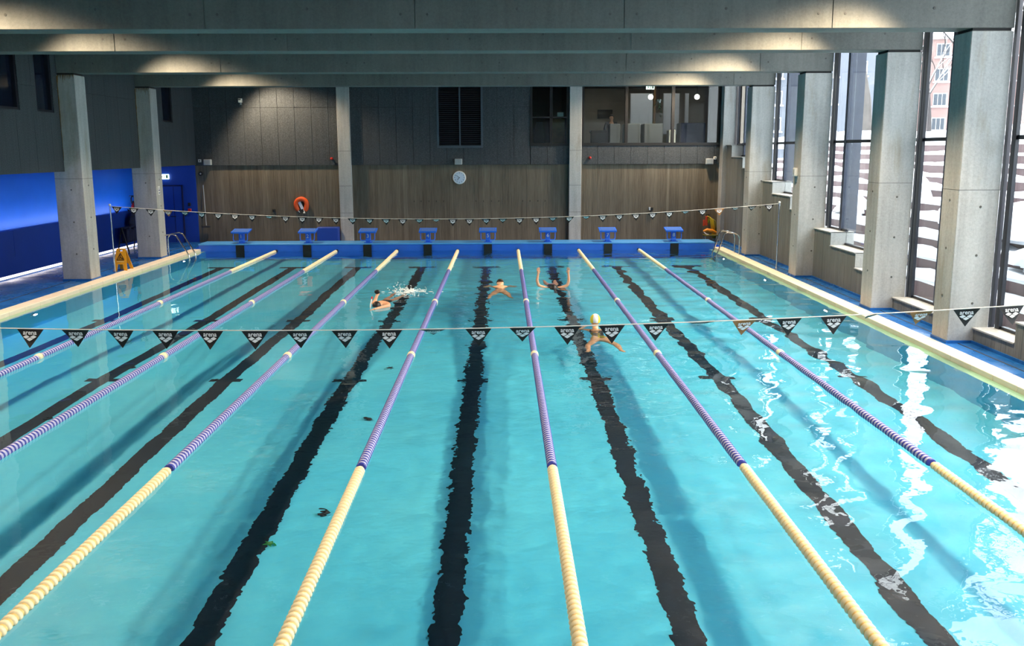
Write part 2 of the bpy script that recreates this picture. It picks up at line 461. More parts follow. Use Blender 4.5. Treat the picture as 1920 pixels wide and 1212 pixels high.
# raised end wall with the target marks
end = thing('pool_end_wall', (0, 25, 0), 'low blue tiled wall across the far end of the pool', None, kind='structure')
MB().box(-10.08, 7.05, 25, 25.85, -2.2, 0.2).build('end_wall_body', M_bulk, end)
receivers.append(end.children[0])
MB().box(-10.09, 7.06, 24.985, 25.87, 0.2, 0.25, bev=0.01).build('end_wall_top', M_bulk_top, end)
for x in LANES:
    MB().box(x - 0.135, x + 0.135, 24.955, 25.0, -1.8, 0.2).build('target_mark', M_black, end)
    receivers.append(MB().box(x - 0.28, x + 0.28, 24.97, 25.0, -0.16, -0.1).build('target_bar', M_line, end))

# ------------------------------------------------------------------ walls
def boards(name, parent, along, a0, a1, z0, z1, face, sign, seed, mt=None):
    """board-marked strips; along = 'x' (wall normal -y) or 'y' (wall normal -x). z1 may be a function"""
    rg = random.Random(seed); vs, fs, val = [], [], []
    t = a0
    while t < a1 - 1e-4:
        w = min(rg.uniform(0.07, 0.16), a1 - t); d = rg.uniform(0.001, 0.007); zt = z1((t + w / 2)) if callable(z1) else z1
        p = [(t + 0.003, 0), (t + w - 0.003, 0)]
        o = len(vs)
        for zz in (z0, zt):
            for q, dd in ((t + 0.0, 0.0), (t + 0.004, d), (t + w - 0.004, d), (t + w, 0.0)):
                c = face + sign * dd
                vs.append((q, c, zz) if along == 'x' else (c, q, zz))
        for i in range(3): fs.append((o + i, o + i + 1, o + 5 + i, o + 4 + i) if along == 'x' else (o + i, o + 4 + i, o + 5 + i, o + i + 1))
        b_ = 0.25 + 0.5 * rg.random() if rg.random() < 0.8 else rg.random(); val += [b_] * 3
        t += w
    me = bpy.data.meshes.new(name)
    org = ORG.get(parent.name, (0, 0, 0))
    me.from_pydata([(x - org[0], y - org[1], z - org[2]) for x, y, z in vs], [], fs); me.materials.append(mt or M_board)
    at = me.attributes.new('board', 'FLOAT', 'FACE'); at.data.foreach_set('value', val)
    o = put(name, me, parent, org); o['kind'] = 'stuff'
    return o

wf = thing('wall_far', (0, FAR_Y, 0), 'far end wall, board-marked concrete below and dark acoustic panels above', None, kind='structure')
VENT = (-2.30, -0.68, 3.42, 5.75); WIN1 = (0.98, 2.34, 3.43, 5.75); WIN2 = (2.80, 7.68, 3.43, 5.75)
def with_holes(b, x0, x1, z0, z1, holes, y0, y1):
    hs = sorted([h for h in holes if h[0] < x1 - 1e-4 and h[1] > x0 + 1e-4 and h[2] < z1 - 1e-4 and h[3] > z0 + 1e-4])
    n = 0
    if not hs:
        if x1 - x0 > 0.02 and z1 - z0 > 0.02: b.box(x0, x1, y0, y1, z0, z1); n = 1
        return n
    h = hs[0]; rest = hs[1:]
    n += with_holes(b, x0, min(x1, max(x0, h[0])), z0, z1, [], y0, y1) if h[0] > x0 else 0
    cx0, cx1 = max(x0, h[0]), min(x1, h[1])
    n += with_holes(b, cx0, cx1, z0, max(z0, h[2]), [], y0, y1) if h[2] > z0 else 0
    n += with_holes(b, cx0, cx1, min(z1, h[3]), z1, [], y0, y1) if h[3] < z1 else 0
    if h[1] < x1: n += with_holes(b, h[1], x1, z0, z1, rest, y0, y1)
    return n
b = MB(); with_holes(b, -13.2, 8.3, -0.4, CEIL, [VENT, WIN1, WIN2], FAR_Y + 0.03, FAR_Y + 0.28)
b.build('wall_core', M_joint, wf)
boards('board_relief', wf, 'x', -10.86, 7.72, 0.0, 2.78, FAR_Y + 0.03, -1, 5)
PX = [-10.82 + 0.591 * i for i in range(32)]
for i, x in enumerate(PX):
    x1 = min(x + 0.591, 7.72)
    for z0, z1 in ((2.78, 4.78), (4.78, CEIL)):
        b = MB()
        if with_holes(b, x + 0.005, x1 - 0.005, z0 + 0.005, z1 - 0.005, [VENT, WIN1, WIN2], FAR_Y - 0.03, FAR_Y + 0.03):
            b.build('acoustic_panel', M_panel, wf)
MB().box(-13.2, -10.86, FAR_Y - 0.02, FAR_Y + 0.03, DECK, SOFFIT).build('blue_wall_panel', M_blue_dark, wf)

wl = thing('wall_left', (0, 0, 0), 'left wall, dark panels above a deep blue recess', None, kind='structure')
SLOTS = [(15.35, 16.27), (17.0, 17.77), (24.55, 25.38)]
def panel_wall_y(b, y0, y1, z0, z1, holes, xa, xb):
    cuts = sorted(holes); t = y0
    for h0, h1 in cuts:
        if h1 <= y0 or h0 >= y1: continue
        if h0 > t: b.box(xa, xb, t, h0, z0, z1)
        lo, hi = max(t, h0), min(h1, y1)
        if z0 < 4.21: b.box(xa, xb, lo, hi, z0, min(z1, 4.21))
        t = hi
    if t < y1 - 1e-4: b.box(xa, xb, t, y1, z0, z1)
b = MB(); panel_wall_y(b, NEAR_Y, FAR_Y + 0.02, SOFFIT, CEIL, SLOTS, UPPER_X - 0.3, UPPER_X - 0.03); b.build('wall_core', M_joint, wl)
y = FAR_Y - 0.03
while y > NEAR_Y:
    y0 = max(y - 0.75, NEAR_Y)
    for z0, z1 in ((SOFFIT, 4.78), (4.78, CEIL)):
        b = MB(); panel_wall_y(b, y0 + 0.003, y - 0.003, z0 + (0.004 if z0 > 3 else 0), z1 - 0.004, SLOTS, UPPER_X - 0.03, UPPER_X)
        if b.f: b.build('acoustic_panel', M_panel, wl)
    y = y0
b = MB().box(BLUE_X - 0.6, UPPER_X - 0.301, NEAR_Y, FAR_Y, SOFFIT, SOFFIT + 0.1); b.build('soffit', M_blue_dark, wl)
b = MB().box(BLUE_X - 0.6, BLUE_X - 0.5, NEAR_Y, FAR_Y, DECK, SOFFIT); b.build('recess_wall', M_blue_wall, wl)
for i in range(12):
    y1 = FAR_Y - 0.04 - i * 2.9
    MB().box(BLUE_X - 0.5, BLUE_X - 0.03, y1 - 2.89, y1, 0.62, 1.26).box(BLUE_X - 0.03, BLUE_X, y1 - 2.89, y1, 0.62, 1.31).box(BLUE_X - 0.5, BLUE_X - 0.03, y1 - 2.9, y1, 0.17, 0.62).build('wainscot_panel', M_blue_dark, wl)
M_led = glow('cold_led', (0.62, 0.80, 1.0), 16.0)
M_led2 = glow('floor_led', (1.0, 0.90, 0.86), 1.5)
tag(MB().box(BLUE_X - 0.10, BLUE_X - 0.04, -1, 26.6, 1.262, 1.285).build('light_strip', M_led), 'cold white light strip along the ledge of the blue wall', 'light', 'light strips of the blue wall')
tag(MB().box(BLUE_X - 0.1, BLUE_X - 0.03, -1, 26.6, DECK + 0.03, DECK + 0.085).build('light_strip', M_led2), 'warm white light strip at the foot of the blue wall', 'light', 'light strips of the blue wall')

# dark slot windows of the left wall
M_darkglass = N('dark_window_glass').col(srgb(20, 28, 44)).rough(0.08).m
for i, (y0, y1) in enumerate(SLOTS):
    t = thing(f'window_{i + 1}', (UPPER_X, y0, 4.21), None, None, kind='structure')
    f = MB()
    f.box(UPPER_X - 0.16, UPPER_X - 0.02, y0, y0 + 0.07, 4.21, CEIL); f.box(UPPER_X - 0.16, UPPER_X - 0.02, y1 - 0.07, y1, 4.21, CEIL); f.box(UPPER_X - 0.16, UPPER_X - 0.02, y0 + 0.07, y1 - 0.07, 4.21, 4.27)
    f.build('window_frame', M_frame, t)
    MB().box(UPPER_X - 0.12, UPPER_X - 0.1, y0 + 0.07, y1 - 0.07, 4.27, CEIL).build('pane', M_darkglass, t)

wn_ = thing('wall_near', (0, 0, 0), 'plain wall behind the gallery', None, kind='structure')
MB().box(-13.2, 8.5, NEAR_Y - 0.3, NEAR_Y, -0.4, CEIL).build('wall_core', M_conc, wn_)
ce = thing('ceiling', (0, 0, CEIL), 'dark ceiling above the concrete beams', None, kind='structure')
MB().box(-13.4, 8.8, NEAR_Y - 0.3, FAR_Y + 0.3, CEIL, CEIL + 0.3).build('ceiling_slab', M_ceil, ce)
MB().box(BLUE_X - 0.9, BLUE_X - 0.6, NEAR_Y - 0.3, FAR_Y + 0.3, -0.4, CEIL).build('outer_wall', M_joint, wl)

# ------------------------------------------------------------------ columns and beams
ORD = ['nearest', 'second', 'third', 'fourth']
for i, (y0, y1) in enumerate(BEAMS + BEAMS_NEAR):
    near = i >= len(BEAMS)
    lab = 'concrete beam above the pool, ' + (('nearest one in view', 'second one in view', 'third one in view', 'farthest one in view')[i] if not near else 'over the near part of the pool')
    t = thing('beam', (0, y0, BEAM_Z), lab, None, kind='structure')
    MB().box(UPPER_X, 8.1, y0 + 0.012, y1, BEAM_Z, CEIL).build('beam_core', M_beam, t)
    off = (0.0, 0.55, 1.1, 1.65)[i % 4]
    if not near:
        e = [UPPER_X] + [x for x in [-11.2 + off + 3.28 * j for j in range(8)] if UPPER_X + 0.3 < x < 7.9] + [8.1]
        for xa, xb in zip(e[:-1], e[1:]):
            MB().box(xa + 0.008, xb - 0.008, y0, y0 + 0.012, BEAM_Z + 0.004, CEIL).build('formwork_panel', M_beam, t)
        h = MB()
        for xa in e[1:-1]:
            for dx, dz in ((-0.22, 0.22), (0.2, 0.22), (1.6, 0.3), (-0.24, 0.75), (0.2, 0.75), (1.62, 0.8)):
                if xa + dx > 7.9: continue
                h.lathe([(-0.003, 0.012), (-0.004, 0.02), (0.004, 0.024)], (xa + dx, y0 - 0.001, BEAM_Z + dz), 1, 10)
        h.build('tie_hole', M_tie, t)['kind'] = 'stuff'
    # left and right supports
    for side, xa, xb in (('left', -11.07, -10.37), ('right', 7.42, 8.1)):
        if near and side == 'left' and y0 < 0: continue
        nm = f'pale concrete column on the {"window side" if side == "right" else "blue wall side"}, ' + (('nearest', 'second', 'third', 'farthest')[i] + ' in view' if not near else 'outside the picture')
        c = thing('column', (xa, y0, DECK), nm, None, kind='structure')
        MB().box(xa, xb, y0, y1, DECK - 0.02, BEAM_Z - 0.045, bev=0.012).build('column_shaft', M_conc, c)
        MB().box(xa + 0.03, xb - 0.03, y0 + 0.03, y1 - 0.03, BEAM_Z - 0.05, BEAM_Z).build('bearing_pad', M_joint, c)
        MB().box(xa - 0.01, xb + 0.01, y0 - 0.01, y1 + 0.01, DECK - 0.01, DECK + 0.05).build('blue_plinth', M_deck, c)
        if not near:
            h = MB()
            for zz in (0.75, 1.55, 2.35):
                h.lathe([(-0.006, 0.018), (0.004, 0.024)], ((xa + xb) / 2 + 0.04, y0, zz), 1, 8)
                h.lathe([(-0.006, 0.018), (0.004, 0.024)], (xa if side == 'right' else xb, y0 + 0.26, zz + 0.1), 0, 8)
            h.box(xa - 0.001, xb + 0.001, y0 - 0.001, y1 + 0.001, 2.62, 2.628)
            h.build('tie_hole', M_tie, c)['kind'] = 'stuff'
M_rust = plain('brown_seal_foam', srgb(112, 86, 44), 0.9, var=0.3, scale=20)
for c in [o for o in COL.objects if o.name.startswith('column') and o.type == 'EMPTY' and o.location.x < -11 and o.location.y > 15]:
    y0 = c.location.y; g = random.Random(int(y0)); sd = MB(); zz = 5.1
    while zz > 3.15:
        L = g.uniform(0.15, 0.5); r_ = 0.004 + 0.016 * max(0, (zz - 3.1) / 2) * g.uniform(0.5, 1.2)
        sd.tube([(UPPER_X + 0.006, y0 - 0.002, zz), (UPPER_X + 0.008, y0 - 0.004, zz - L * 0.5), (UPPER_X + 0.006, y0 - 0.002, zz - L)], [r_ * 0.6, r_, r_ * 0.5], 5); zz -= L * 0.94
    sd.build('seal_foam', M_rust, c)
    dr = MB()
    for i in range(14):
        x = -10.79 + 0.41 * i / 14 + g.uniform(0, 0.02); L = g.uniform(0.03, 0.16) * (1.4 if i in (4, 5, 10) else 0.8)
        dr.tube([(x, y0, BEAM_Z - 0.047), (x, y0, BEAM_Z - 0.05 - L)], [0.009, 0.003], 5)
    dr.build('rust_drip', M_rust, c)['kind'] = 'stuff'
for x0, x1, nm in ((-5.77, -5.33, 'left'), (2.36, 2.79, 'right')):
    c = thing('column', (x0, FAR_Y, DECK), f'flat concrete column on the far wall, {nm} one of the two', None, kind='structure')
    MB().box(x0, x1, FAR_Y - 0.16, FAR_Y + 0.03, DECK, CEIL, bev=0.01).build('column_shaft', M_conc, c)
    h = MB()
    for zz in (1.1, 2.05, 3.27): h.box(x0 - 0.001, x1 + 0.001, FAR_Y - 0.161, FAR_Y - 0.1, zz, zz + 0.008)
    h.build('cast_joint', M_joint, c)
c = thing('column', (7.7, 26.95, DECK), 'slim concrete corner pier beside the far window', None, kind='structure')
MB().box(7.70, 8.12, 26.95, FAR_Y + 0.03, DECK, CEIL, bev=0.01).build('column_shaft', M_conc, c)

# ------------------------------------------------------------------ window wall on the right
wr = thing('wall_right', (0, 0, 0), 'stepped board-marked concrete parapet under the tall windows', None, kind='structure')
def step_top(y):
    for lim, z in ((9.25, 0.66), (13.9, 0.33), (15.42, 0.66), (16.93, 1.0), (18.4, 1.32), (20.0, 1.67), (21.63, 2.01), (23.0, 2.35), (24.9, 2.68), (26.3, 3.03)):
        if y < lim: return z
    return 3.43
bays = [(NEAR_Y, 5.9), (6.42, 10.42), (10.94, 13.45), (13.98, 18.02), (18.55, 22.55), (23.05, 26.95)]
lims = [9.25, 15.42, 16.93, 20.0, 21.63, 24.9, 26.3]
for y0, y1 in bays:
    cuts = [y0] + [l for l in lims if y0 < l < y1] + [y1]
    for a, c_ in zip(cuts[:-1], cuts[1:]):
        zt = step_top((a + c_) / 2)
        MB().box(RIGHT_X, 8.42, a, c_, -0.3, zt).build('parapet_step', M_conc, wr)
        boards('board_relief', wr, 'y', a, c_, DECK, zt - 0.012, RIGHT_X, -1, int(a * 10) + 99, M_board_grey)
        MB().box(RIGHT_X - 0.025, 8.42, a, c_, zt - 0.012, zt + 0.012).build('sill', M_conc, wr)
    MB().box(RIGHT_X - 0.03, RIGHT_X + 0.01, y0, y1, DECK - 0.01, DECK + 0.05).build('blue_plinth', M_deck, wr)
kk = N('clear_window_glass'); kk.t.nodes.remove(kk.b)
tr_ = kk.n('ShaderNodeBsdfTransparent'); gs = kk.n('ShaderNodeBsdfGlossy'); gs.inputs['Roughness'].default_value = 0.02
tr_.inputs['Color'].default_value = (0.93, 0.96, 0.96, 1)
lw = kk.n('ShaderNodeLayerWeight'); lw.inputs['Blend'].default_value = 0.5
p5 = kk.n('ShaderNodeMath', operation='POWER'); kk.l(lw.outputs['Facing'], p5.inputs[0]); p5.inputs[1].default_value = 5.0
fr = kk.n('ShaderNodeMath', operation='MULTIPLY_ADD'); kk.l(p5.outputs[0], fr.inputs[0]); fr.inputs[1].default_value = 0.9; fr.inputs[2].default_value = 0.04
mx = kk.n('ShaderNodeMixShader'); kk.l(fr.outputs[0], mx.inputs[0]); kk.l(tr_.outputs[0], mx.inputs[1]); kk.l(gs.outputs[0], mx.inputs[2]); kk.l(mx.outputs[0], kk.out.inputs[0])
M_glass = kk.m
FINS = [7.9, 12.36, 17.19, 21.66, 26.0]
posts = [-1.0, 1.7, 5.85, 10.38, 13.36, 17.98, 22.5, 26.9]
wi = 10
for (y0, y1) in [(-6.5, 1.6), (1.7, 5.85), (5.95, 10.3), (10.52, 13.41), (13.56, 17.98), (18.14, 22.5), (22.66, 26.92)]:
    t = thing(f'window_{wi}', (GLASS_X, y0, 0), None, None, kind='structure'); wi += 1
    lowz = min(step_top(y0 + 0.2), step_top(y1 - 0.2), step_top((y0 + y1) / 2))
    f = MB()
    f.box(8.17, 8.23, y0 - 0.05, y0 + 0.03, max(0.2, step_top(y0 + 0.3) - 0.3), CEIL); f.box(8.17, 8.23, y1 - 0.06, y1 + 0.06, max(0.2, step_top(y1 - 0.3) - 0.3), CEIL)
    f.build('window_frame', M_frame, t)
    cutl = [y0 + 0.03] + sorted([l for l in lims if y0 < l < y1] + [q for q in FINS if y0 < q < y1]) + [y1 - 0.06]
    for a, c_ in zip(cutl[:-1], cutl[1:]):
        zl = step_top((a + c_) / 2) + 0.012
        MB().box(8.2, 8.27, a, c_, zl, zl + 0.05).build('bottom_rail', M_frame, t)
        MB().box(8.2, 8.27, a, c_, 3.43, 3.50).build('transom', M_frame, t) if zl < 3.4 else None
        MB().box(8.225, 8.24, a, c_, zl + 0.05, 3.43).build('pane', M_glass, t) if zl < 3.35 else None
        MB().box(8.225, 8.24, a, c_, 3.50, CEIL).build('pane', M_glass, t)
    for q in FINS:
        if y0 < q < y1:
            MB().box(8.19, 8.56, q, q + 0.13, step_top(q) - 0.05, CEIL).build('mullion_fin', M_frame2, t)

# ------------------------------------------------------------------ outside: snowy terraces, trees, houses
M_snow = plain('fresh_snow', srgb(240, 243, 248), 0.8, var=0.03, scale=2)
M_riser = plain('brown_terrace_board', srgb(84, 62, 62), 0.7, var=0.12, scale=5)
rs = random.Random(21)
def heap(b, cx, cy, cz, rx, ry, rz, seed, n=14, m=7):
    """lumpy snow heap"""
    g = random.Random(seed); ph = [g.uniform(0, 6.28) for _ in range(6)]
    v = []
    for i in range(m + 1):
        t = PI / 2 * i / m
        for j in range(n):
            a = 2 * PI * j / n
            k_ = 1 + 0.16 * math.sin(3 * a + ph[0] + 2 * t) + 0.1 * math.sin(5 * a + ph[1]) + 0.08 * math.sin(7 * a - 4 * t + ph[2])
            v.append((cx + rx * math.cos(t) * math.cos(a) * k_, cy + ry * math.cos(t) * math.sin(a) * k_, cz + rz * math.sin(t) * (1 + 0.12 * math.sin(2 * a + ph[3]))))
    f = [(i*n + j, i*n + (j+1) % n, (i+1)*n + (j+1) % n, (i+1)*n + j) for i in range(m) for j in range(n)]
    b.add(v, f, 0, True)
ter = thing('snowy_terrace', (9.6, 0, 0), 'brown stepped terrace with snow on every step outside the windows', 'terrace')
NST = 10
for k_ in range(NST):
    x = 9.6 + 0.75 * k_; z0 = -0.08 + 0.35 * k_
    MB().box(x, x + 0.08, -4, 44, z0 - 0.3, z0 + 0.35).build('riser', M_riser, ter)
    # snow lying on the tread, uneven front edge and top
    b = MB(); n = 97; v = []; g = random.Random(300 + k_)
    prof = [g.uniform(0, 6.28) for _ in range(5)]
    for i in range(n):
        y = -4 + 48 * i / (n - 1)
        e = 0.035 * math.sin(y * 1.7 + prof[0]) + 0.03 * math.sin(y * 4.1 + prof[1]) ; h = 0.09 + 0.04 * math.sin(y * 0.9 + prof[2]) + 0.025 * math.sin(y * 3.3 + prof[3])
        h = max(h, 0.03)
        v += [(x - 0.01 - e * 0.5, y, z0 + 0.35), (x - 0.02 - e * 0.5, y, z0 + 0.35 + h * 0.6), (x + 0.10, y, z0 + 0.35 + h), (x + 0.78, y, z0 + 0.35 + h * 1.3)]
    f = [(4*i + j, 4*i + j + 1, 4*i + 5 + j, 4*i + 4 + j) for i in range(n - 1) for j in range(3)]
    b.add(v, f, 0, True); b.build('tread_snow', M_snow, ter)
for i, (hx, hy, hz, rx, ry, rz, lab) in enumerate([
        (12.2, 16.4, 1.25, 0.8, 1.3, 0.75, 'large lumpy snow heap on the terrace steps behind the nearest window'),
        (11.3, 14.2, 0.85, 0.6, 0.6, 0.45, 'small snow heap low on the terrace steps behind the nearest window'),
        (12.6, 19.0, 1.3, 0.8, 1.2, 0.85, 'snow heap on the terrace behind the second window'),
        (11.4, 17.4, 0.75, 0.5, 0.6, 0.45, 'low snow heap on the terrace behind the second window'),
        (13.1, 24.6, 1.7, 0.8, 1.3, 0.9, 'snow heap on the terrace behind the third window'),
        (11.9, 25.6, 1.2, 0.5, 0.9, 0.55, 'low rounded snow heap on the terrace behind the third window')]):
    b = MB(); heap(b, hx, hy, hz, rx, ry, rz, 50 + i, 18, 8); heap(b, hx + 0.3, hy + ry * 0.7, hz, rx * 0.6, ry * 0.5, rz * 0.7, 70 + i, 12, 6); heap(b, hx - 0.2, hy - ry * 0.6, hz - 0.1, rx * 0.5, ry * 0.5, rz * 0.6, 90 + i, 12, 6)
    tag(b.build('snow_heap', M_snow), lab, 'snow', 'snow heaps on the terrace')
# snow field above the terrace
b = MB(); n, m = 40, 40; v = []
for i in range(n):
    x = 16.9 + (i / (n - 1)) ** 2 * 110
    for j in range(m):
        y = -6 + (j / (m - 1)) ** 1.5 * 210
        z = 3.55 + 0.25 * math.sin(x * 0.35 + y * 0.21) + 0.18 * math.sin(y * 0.6 + x * 0.11) + (0.35 if i else 0)
        v.append((x, y, z if i else 3.3))
b.add(v, [(i*m + j, (i+1)*m + j, (i+1)*m + j + 1, i*m + j + 1) for i in range(n-1) for j in range(m-1)], 0, True)
tag(b.build('snow_field', M_snow), 'rolling snow-covered ground above the terrace', 'snow', kind='stuff')
tag(MB().box(8.45, 9.7, -6, 44, -0.35, -0.1).build('snow_strip', M_snow), 'flat strip of snow at the foot of the terrace', 'snow', kind='stuff')

# houses
M_pink = plain('pale_pink_render', srgb(142, 116, 110), 0.9, var=0.05, scale=0.6)
M_pinkd = plain('rose_brick_band', srgb(130, 98, 92), 0.9, var=0.08, scale=0.8)
M_wfr = plain('white_window_frame', srgb(190, 190, 190), 0.6)
M_wpane = N('house_window_pane').col(srgb(60, 66, 74)).rough(0.6).m
M_grey_house = plain('grey_render', srgb(100, 104, 112), 0.9, var=0.06, scale=0.6)
M_chim = plain('grey_chimney', srgb(170, 166, 166), 0.9)
def house(loc, rz, w, d, h, cols, rows, mw, label, storey=2.85, mwall=None, chim=True):
    t = thing('apartment_house', loc, label, 'building', 'apartment houses outside')
    t.rotation_euler = (0, 0, rz)
    B = lambda mb, name, mt, par=t: put(name, mb.mesh(name, mt), par)
    B(MB().box(-w/2, w/2, 0, d, -3, h), 'wall', mwall or M_pink)
    B(MB().box(-w/2 - 0.35, w/2 + 0.35, -0.4, d + 0.4, h, h + 0.3), 'cornice', M_wfr)
    B(MB().prism([(-0.5, h + 0.3), (d / 2, h + 2.4), (d + 0.5, h + 0.3)], 0, -w/2 - 0.4, w/2 + 0.4), 'roof', M_snow)
    if chim:
        for cx in (-w * 0.3, w * 0.02, w * 0.33):
            c_ = MB().box(cx - 0.7, cx + 0.7, d * 0.3, d * 0.3 + 1.1, h + 0.9, h + 3.2); B(c_, 'chimney', M_chim)
    win = MB().box(-0.78, 0.78, -0.06, 0.05, -0.75, 0.75).mesh('window', M_wfr)
    pb = MB()
    for i in range(3): pb.box(-0.68 + i * 0.47, -0.68 + i * 0.47 + 0.4, -0.08, -0.055, -0.65, 0.65)
    pane = pb.mesh('pane', M_wpane)
    sill = MB().box(-0.95, 0.95, -0.28, 0.02, -0.92, -0.78).mesh('sill_snow', M_snow)
    for r in range(rows):
        for c_ in range(cols):
            x = -w/2 + (c_ + 0.5) * w / cols; z = 1.6 + r * storey
            o = put('window', win, t); o.location = (x, 0, z)
            p_ = put('pane', pane, o); q = put('sill_snow', sill, o)
    return t
house((52, 101, 4.6), math.radians(-14), 46, 11, 11.4, 13, 4, 1, 'long pale pink four-storey house with white windows and snowy roof')
house((34, 92, 4.4), math.radians(-22), 17, 10, 11.6, 6, 4, 1, 'grey house close behind the trees at the far end of the terrace', mwall=M_grey_house)
house((92, 92, 4.4), math.radians(-38), 26, 11, 11.0, 7, 4, 1, 'rose coloured house at the right beyond the bare trees', mwall=M_pinkd, chim=False)

# bare trees
M_bark = plain('frosted_bark', srgb(84, 78, 74), 0.9, var=0.25, scale=3)
M_bark2 = plain('dark_bark', srgb(60, 55, 54), 0.9, var=0.2, scale=3)
def tree(loc, h, r, seed, label, mt, lean=0.0):
    g = random.Random(seed)
    t = thing('bare_tree', loc, label, 'tree', 'bare trees outside')
    tr = MB(); br = MB(); sn = MB(); tw = MB()
    def limb(b, p, d, length, rad, depth):
        pts = [p]; q = Vector(p); dd = Vector(d).normalized(); ns = 4
        for i in range(ns):
            dd = (dd + Vector((g.uniform(-.18, .18), g.uniform(-.18, .18), g.uniform(-.04, .14)))).normalized()
            q = q + dd * length / ns; pts.append(q.copy())
        rr = [rad * (1 - 0.55 * i / ns) for i in range(ns + 1)]
        b.tube(pts, rr, 7 if depth == 0 else (5 if depth < 2 else 3), caps=False)
        if depth in (1, 2) and g.random() < 0.7:
            off = [Vector(a) + Vector((0, 0, r_ * 0.8)) for a, r_ in zip(pts, rr)]
            sn.tube(off, [x * 0.75 for x in rr], 4, caps=False)
        if depth >= 3: return
        nb = (6, 5, 4)[depth]
        for i in range(nb):
            u = (0.42 + 0.58 * i / nb) if depth == 0 else g.uniform(0.3, 1.0)
            k_ = min(int(u * ns), ns - 1); pp = pts[k_].lerp(pts[k_ + 1], u * ns - k_)
            a = g.uniform(0, 2 * PI); el = g.uniform(0.35, 0.9)
            nd = Vector((math.cos(a) * math.cos(el), math.sin(a) * math.cos(el), math.sin(el))) * 0.8 + dd * 0.5
            limb(br if depth == 0 else tw, pp, nd, length * g.uniform(0.42, 0.62), rad * (0.42 if depth == 0 else 0.5), depth + 1)
    limb(tr, Vector(loc) - Vector((0, 0, 0.5)), (lean, 0, 1), h * 0.62, r, 0)
    tr.build('trunk', mt, t); br.build('branch', mt, t); tw.build('twig', mt, t)['kind'] = 'stuff'; sn.build('branch_snow', M_snow, t)['kind'] = 'stuff'
for i, (loc, h, r, lab, mt) in enumerate([
        ((17.5, 38.6, 3.8), 15, 0.42, 'thick forked pale tree trunk behind the second window', M_bark),
        ((20.5, 42.6, 3.9), 11, 0.16, 'slim dark bare tree behind the second window', M_bark2),
        ((27.0, 49.5, 4.0), 12, 0.17, 'thin bare tree with snowy twigs in front of the pink house', M_bark2),
        ((18.6, 26.6, 3.8), 13, 0.33, 'leaning tree trunk behind the nearest window at the picture edge', M_bark),
        ((33.0, 64.0, 4.0), 12, 0.2, 'bare tree far behind the third window', M_bark2),
        ((23.5, 48.0, 4.0), 10, 0.14, 'small bare tree right of the forked trunk', M_bark2)]):
    tree(loc, h, r, 40 + i, lab, mt, 0.12 if i == 3 else 0.0)

# ------------------------------------------------------------------ room behind the far windows
M_room = plain('gallery_room_wall', srgb(150, 138, 122), 0.8, var=0.06, scale=1)
M_roomd = plain('gallery_room_ceiling', srgb(52, 48, 48), 0.9)
rm = thing('wall_gallery', (0, 28, 3.4), 'gallery rooms behind the upper far windows', None, kind='structure')
MB().box(0.5, 8.6, 32.4, 32.6, 2.85, 6.2).box(0.4, 0.5, FAR_Y + 0.28, 32.6, 2.85, 6.2).box(8.5, 8.6, FAR_Y + 0.28, 32.6, 2.85, 6.2).build('room_wall', M_room, rm)
MB().box(0.4, 8.6, FAR_Y + 0.28, 32.6, 2.85, 2.95).build('room_floor', M_grey, rm)
MB().box(0.4, 8.6, FAR_Y + 0.28, 32.6, 5.75, 5.9).build('room_ceiling', M_roomd, rm)
MB().box(2.42, 2.6, FAR_Y + 0.28, 32.4, 2.95, 5.75).build('partition', M_roomd, rm)
def win_far(n, x0, x1, z0, z1, mull, trans=None):
    t = thing(f'window_{n}', (x0, FAR_Y, z0), None, None, kind='structure')
    f = MB(); y0, y1 = FAR_Y - 0.05, FAR_Y + 0.1
    f.box(x0, x0 + 0.08, y0, y1, z0, z1); f.box(x1 - 0.08, x1, y0, y1, z0, z1); f.box(x0 + 0.08, x1 - 0.08, y0, y1, z0, z0 + 0.1); f.box(x0 + 0.08, x1 - 0.08, y0, y1, z1 - 0.08, z1)
    f.build('window_frame', M_black, t)
    e = [x0 + 0.08] + mull + [x1 - 0.08]
    for m_ in mull: MB().box(m_ - 0.05, m_ + 0.05, y0, y1, z0 + 0.1, z1 - 0.08).build('mullion', M_black, t)
    for a, c_ in zip(e[:-1], e[1:]): MB().box(a, c_, FAR_Y + 0.02, FAR_Y + 0.032, z0 + 0.1, z1 - 0.08).build('pane', M_glass, t)
    if trans: MB().box(x0 + 0.08, x1 - 0.08, y0, y1, trans - 0.025, trans + 0.025).build('transom', M_black, t)
win_far(20, *WIN1[:2], WIN1[2], WIN1[3], [1.72], 4.42)
win_far(21, *WIN2[:2], WIN2[2], WIN2[3], [4.37, 6.01])
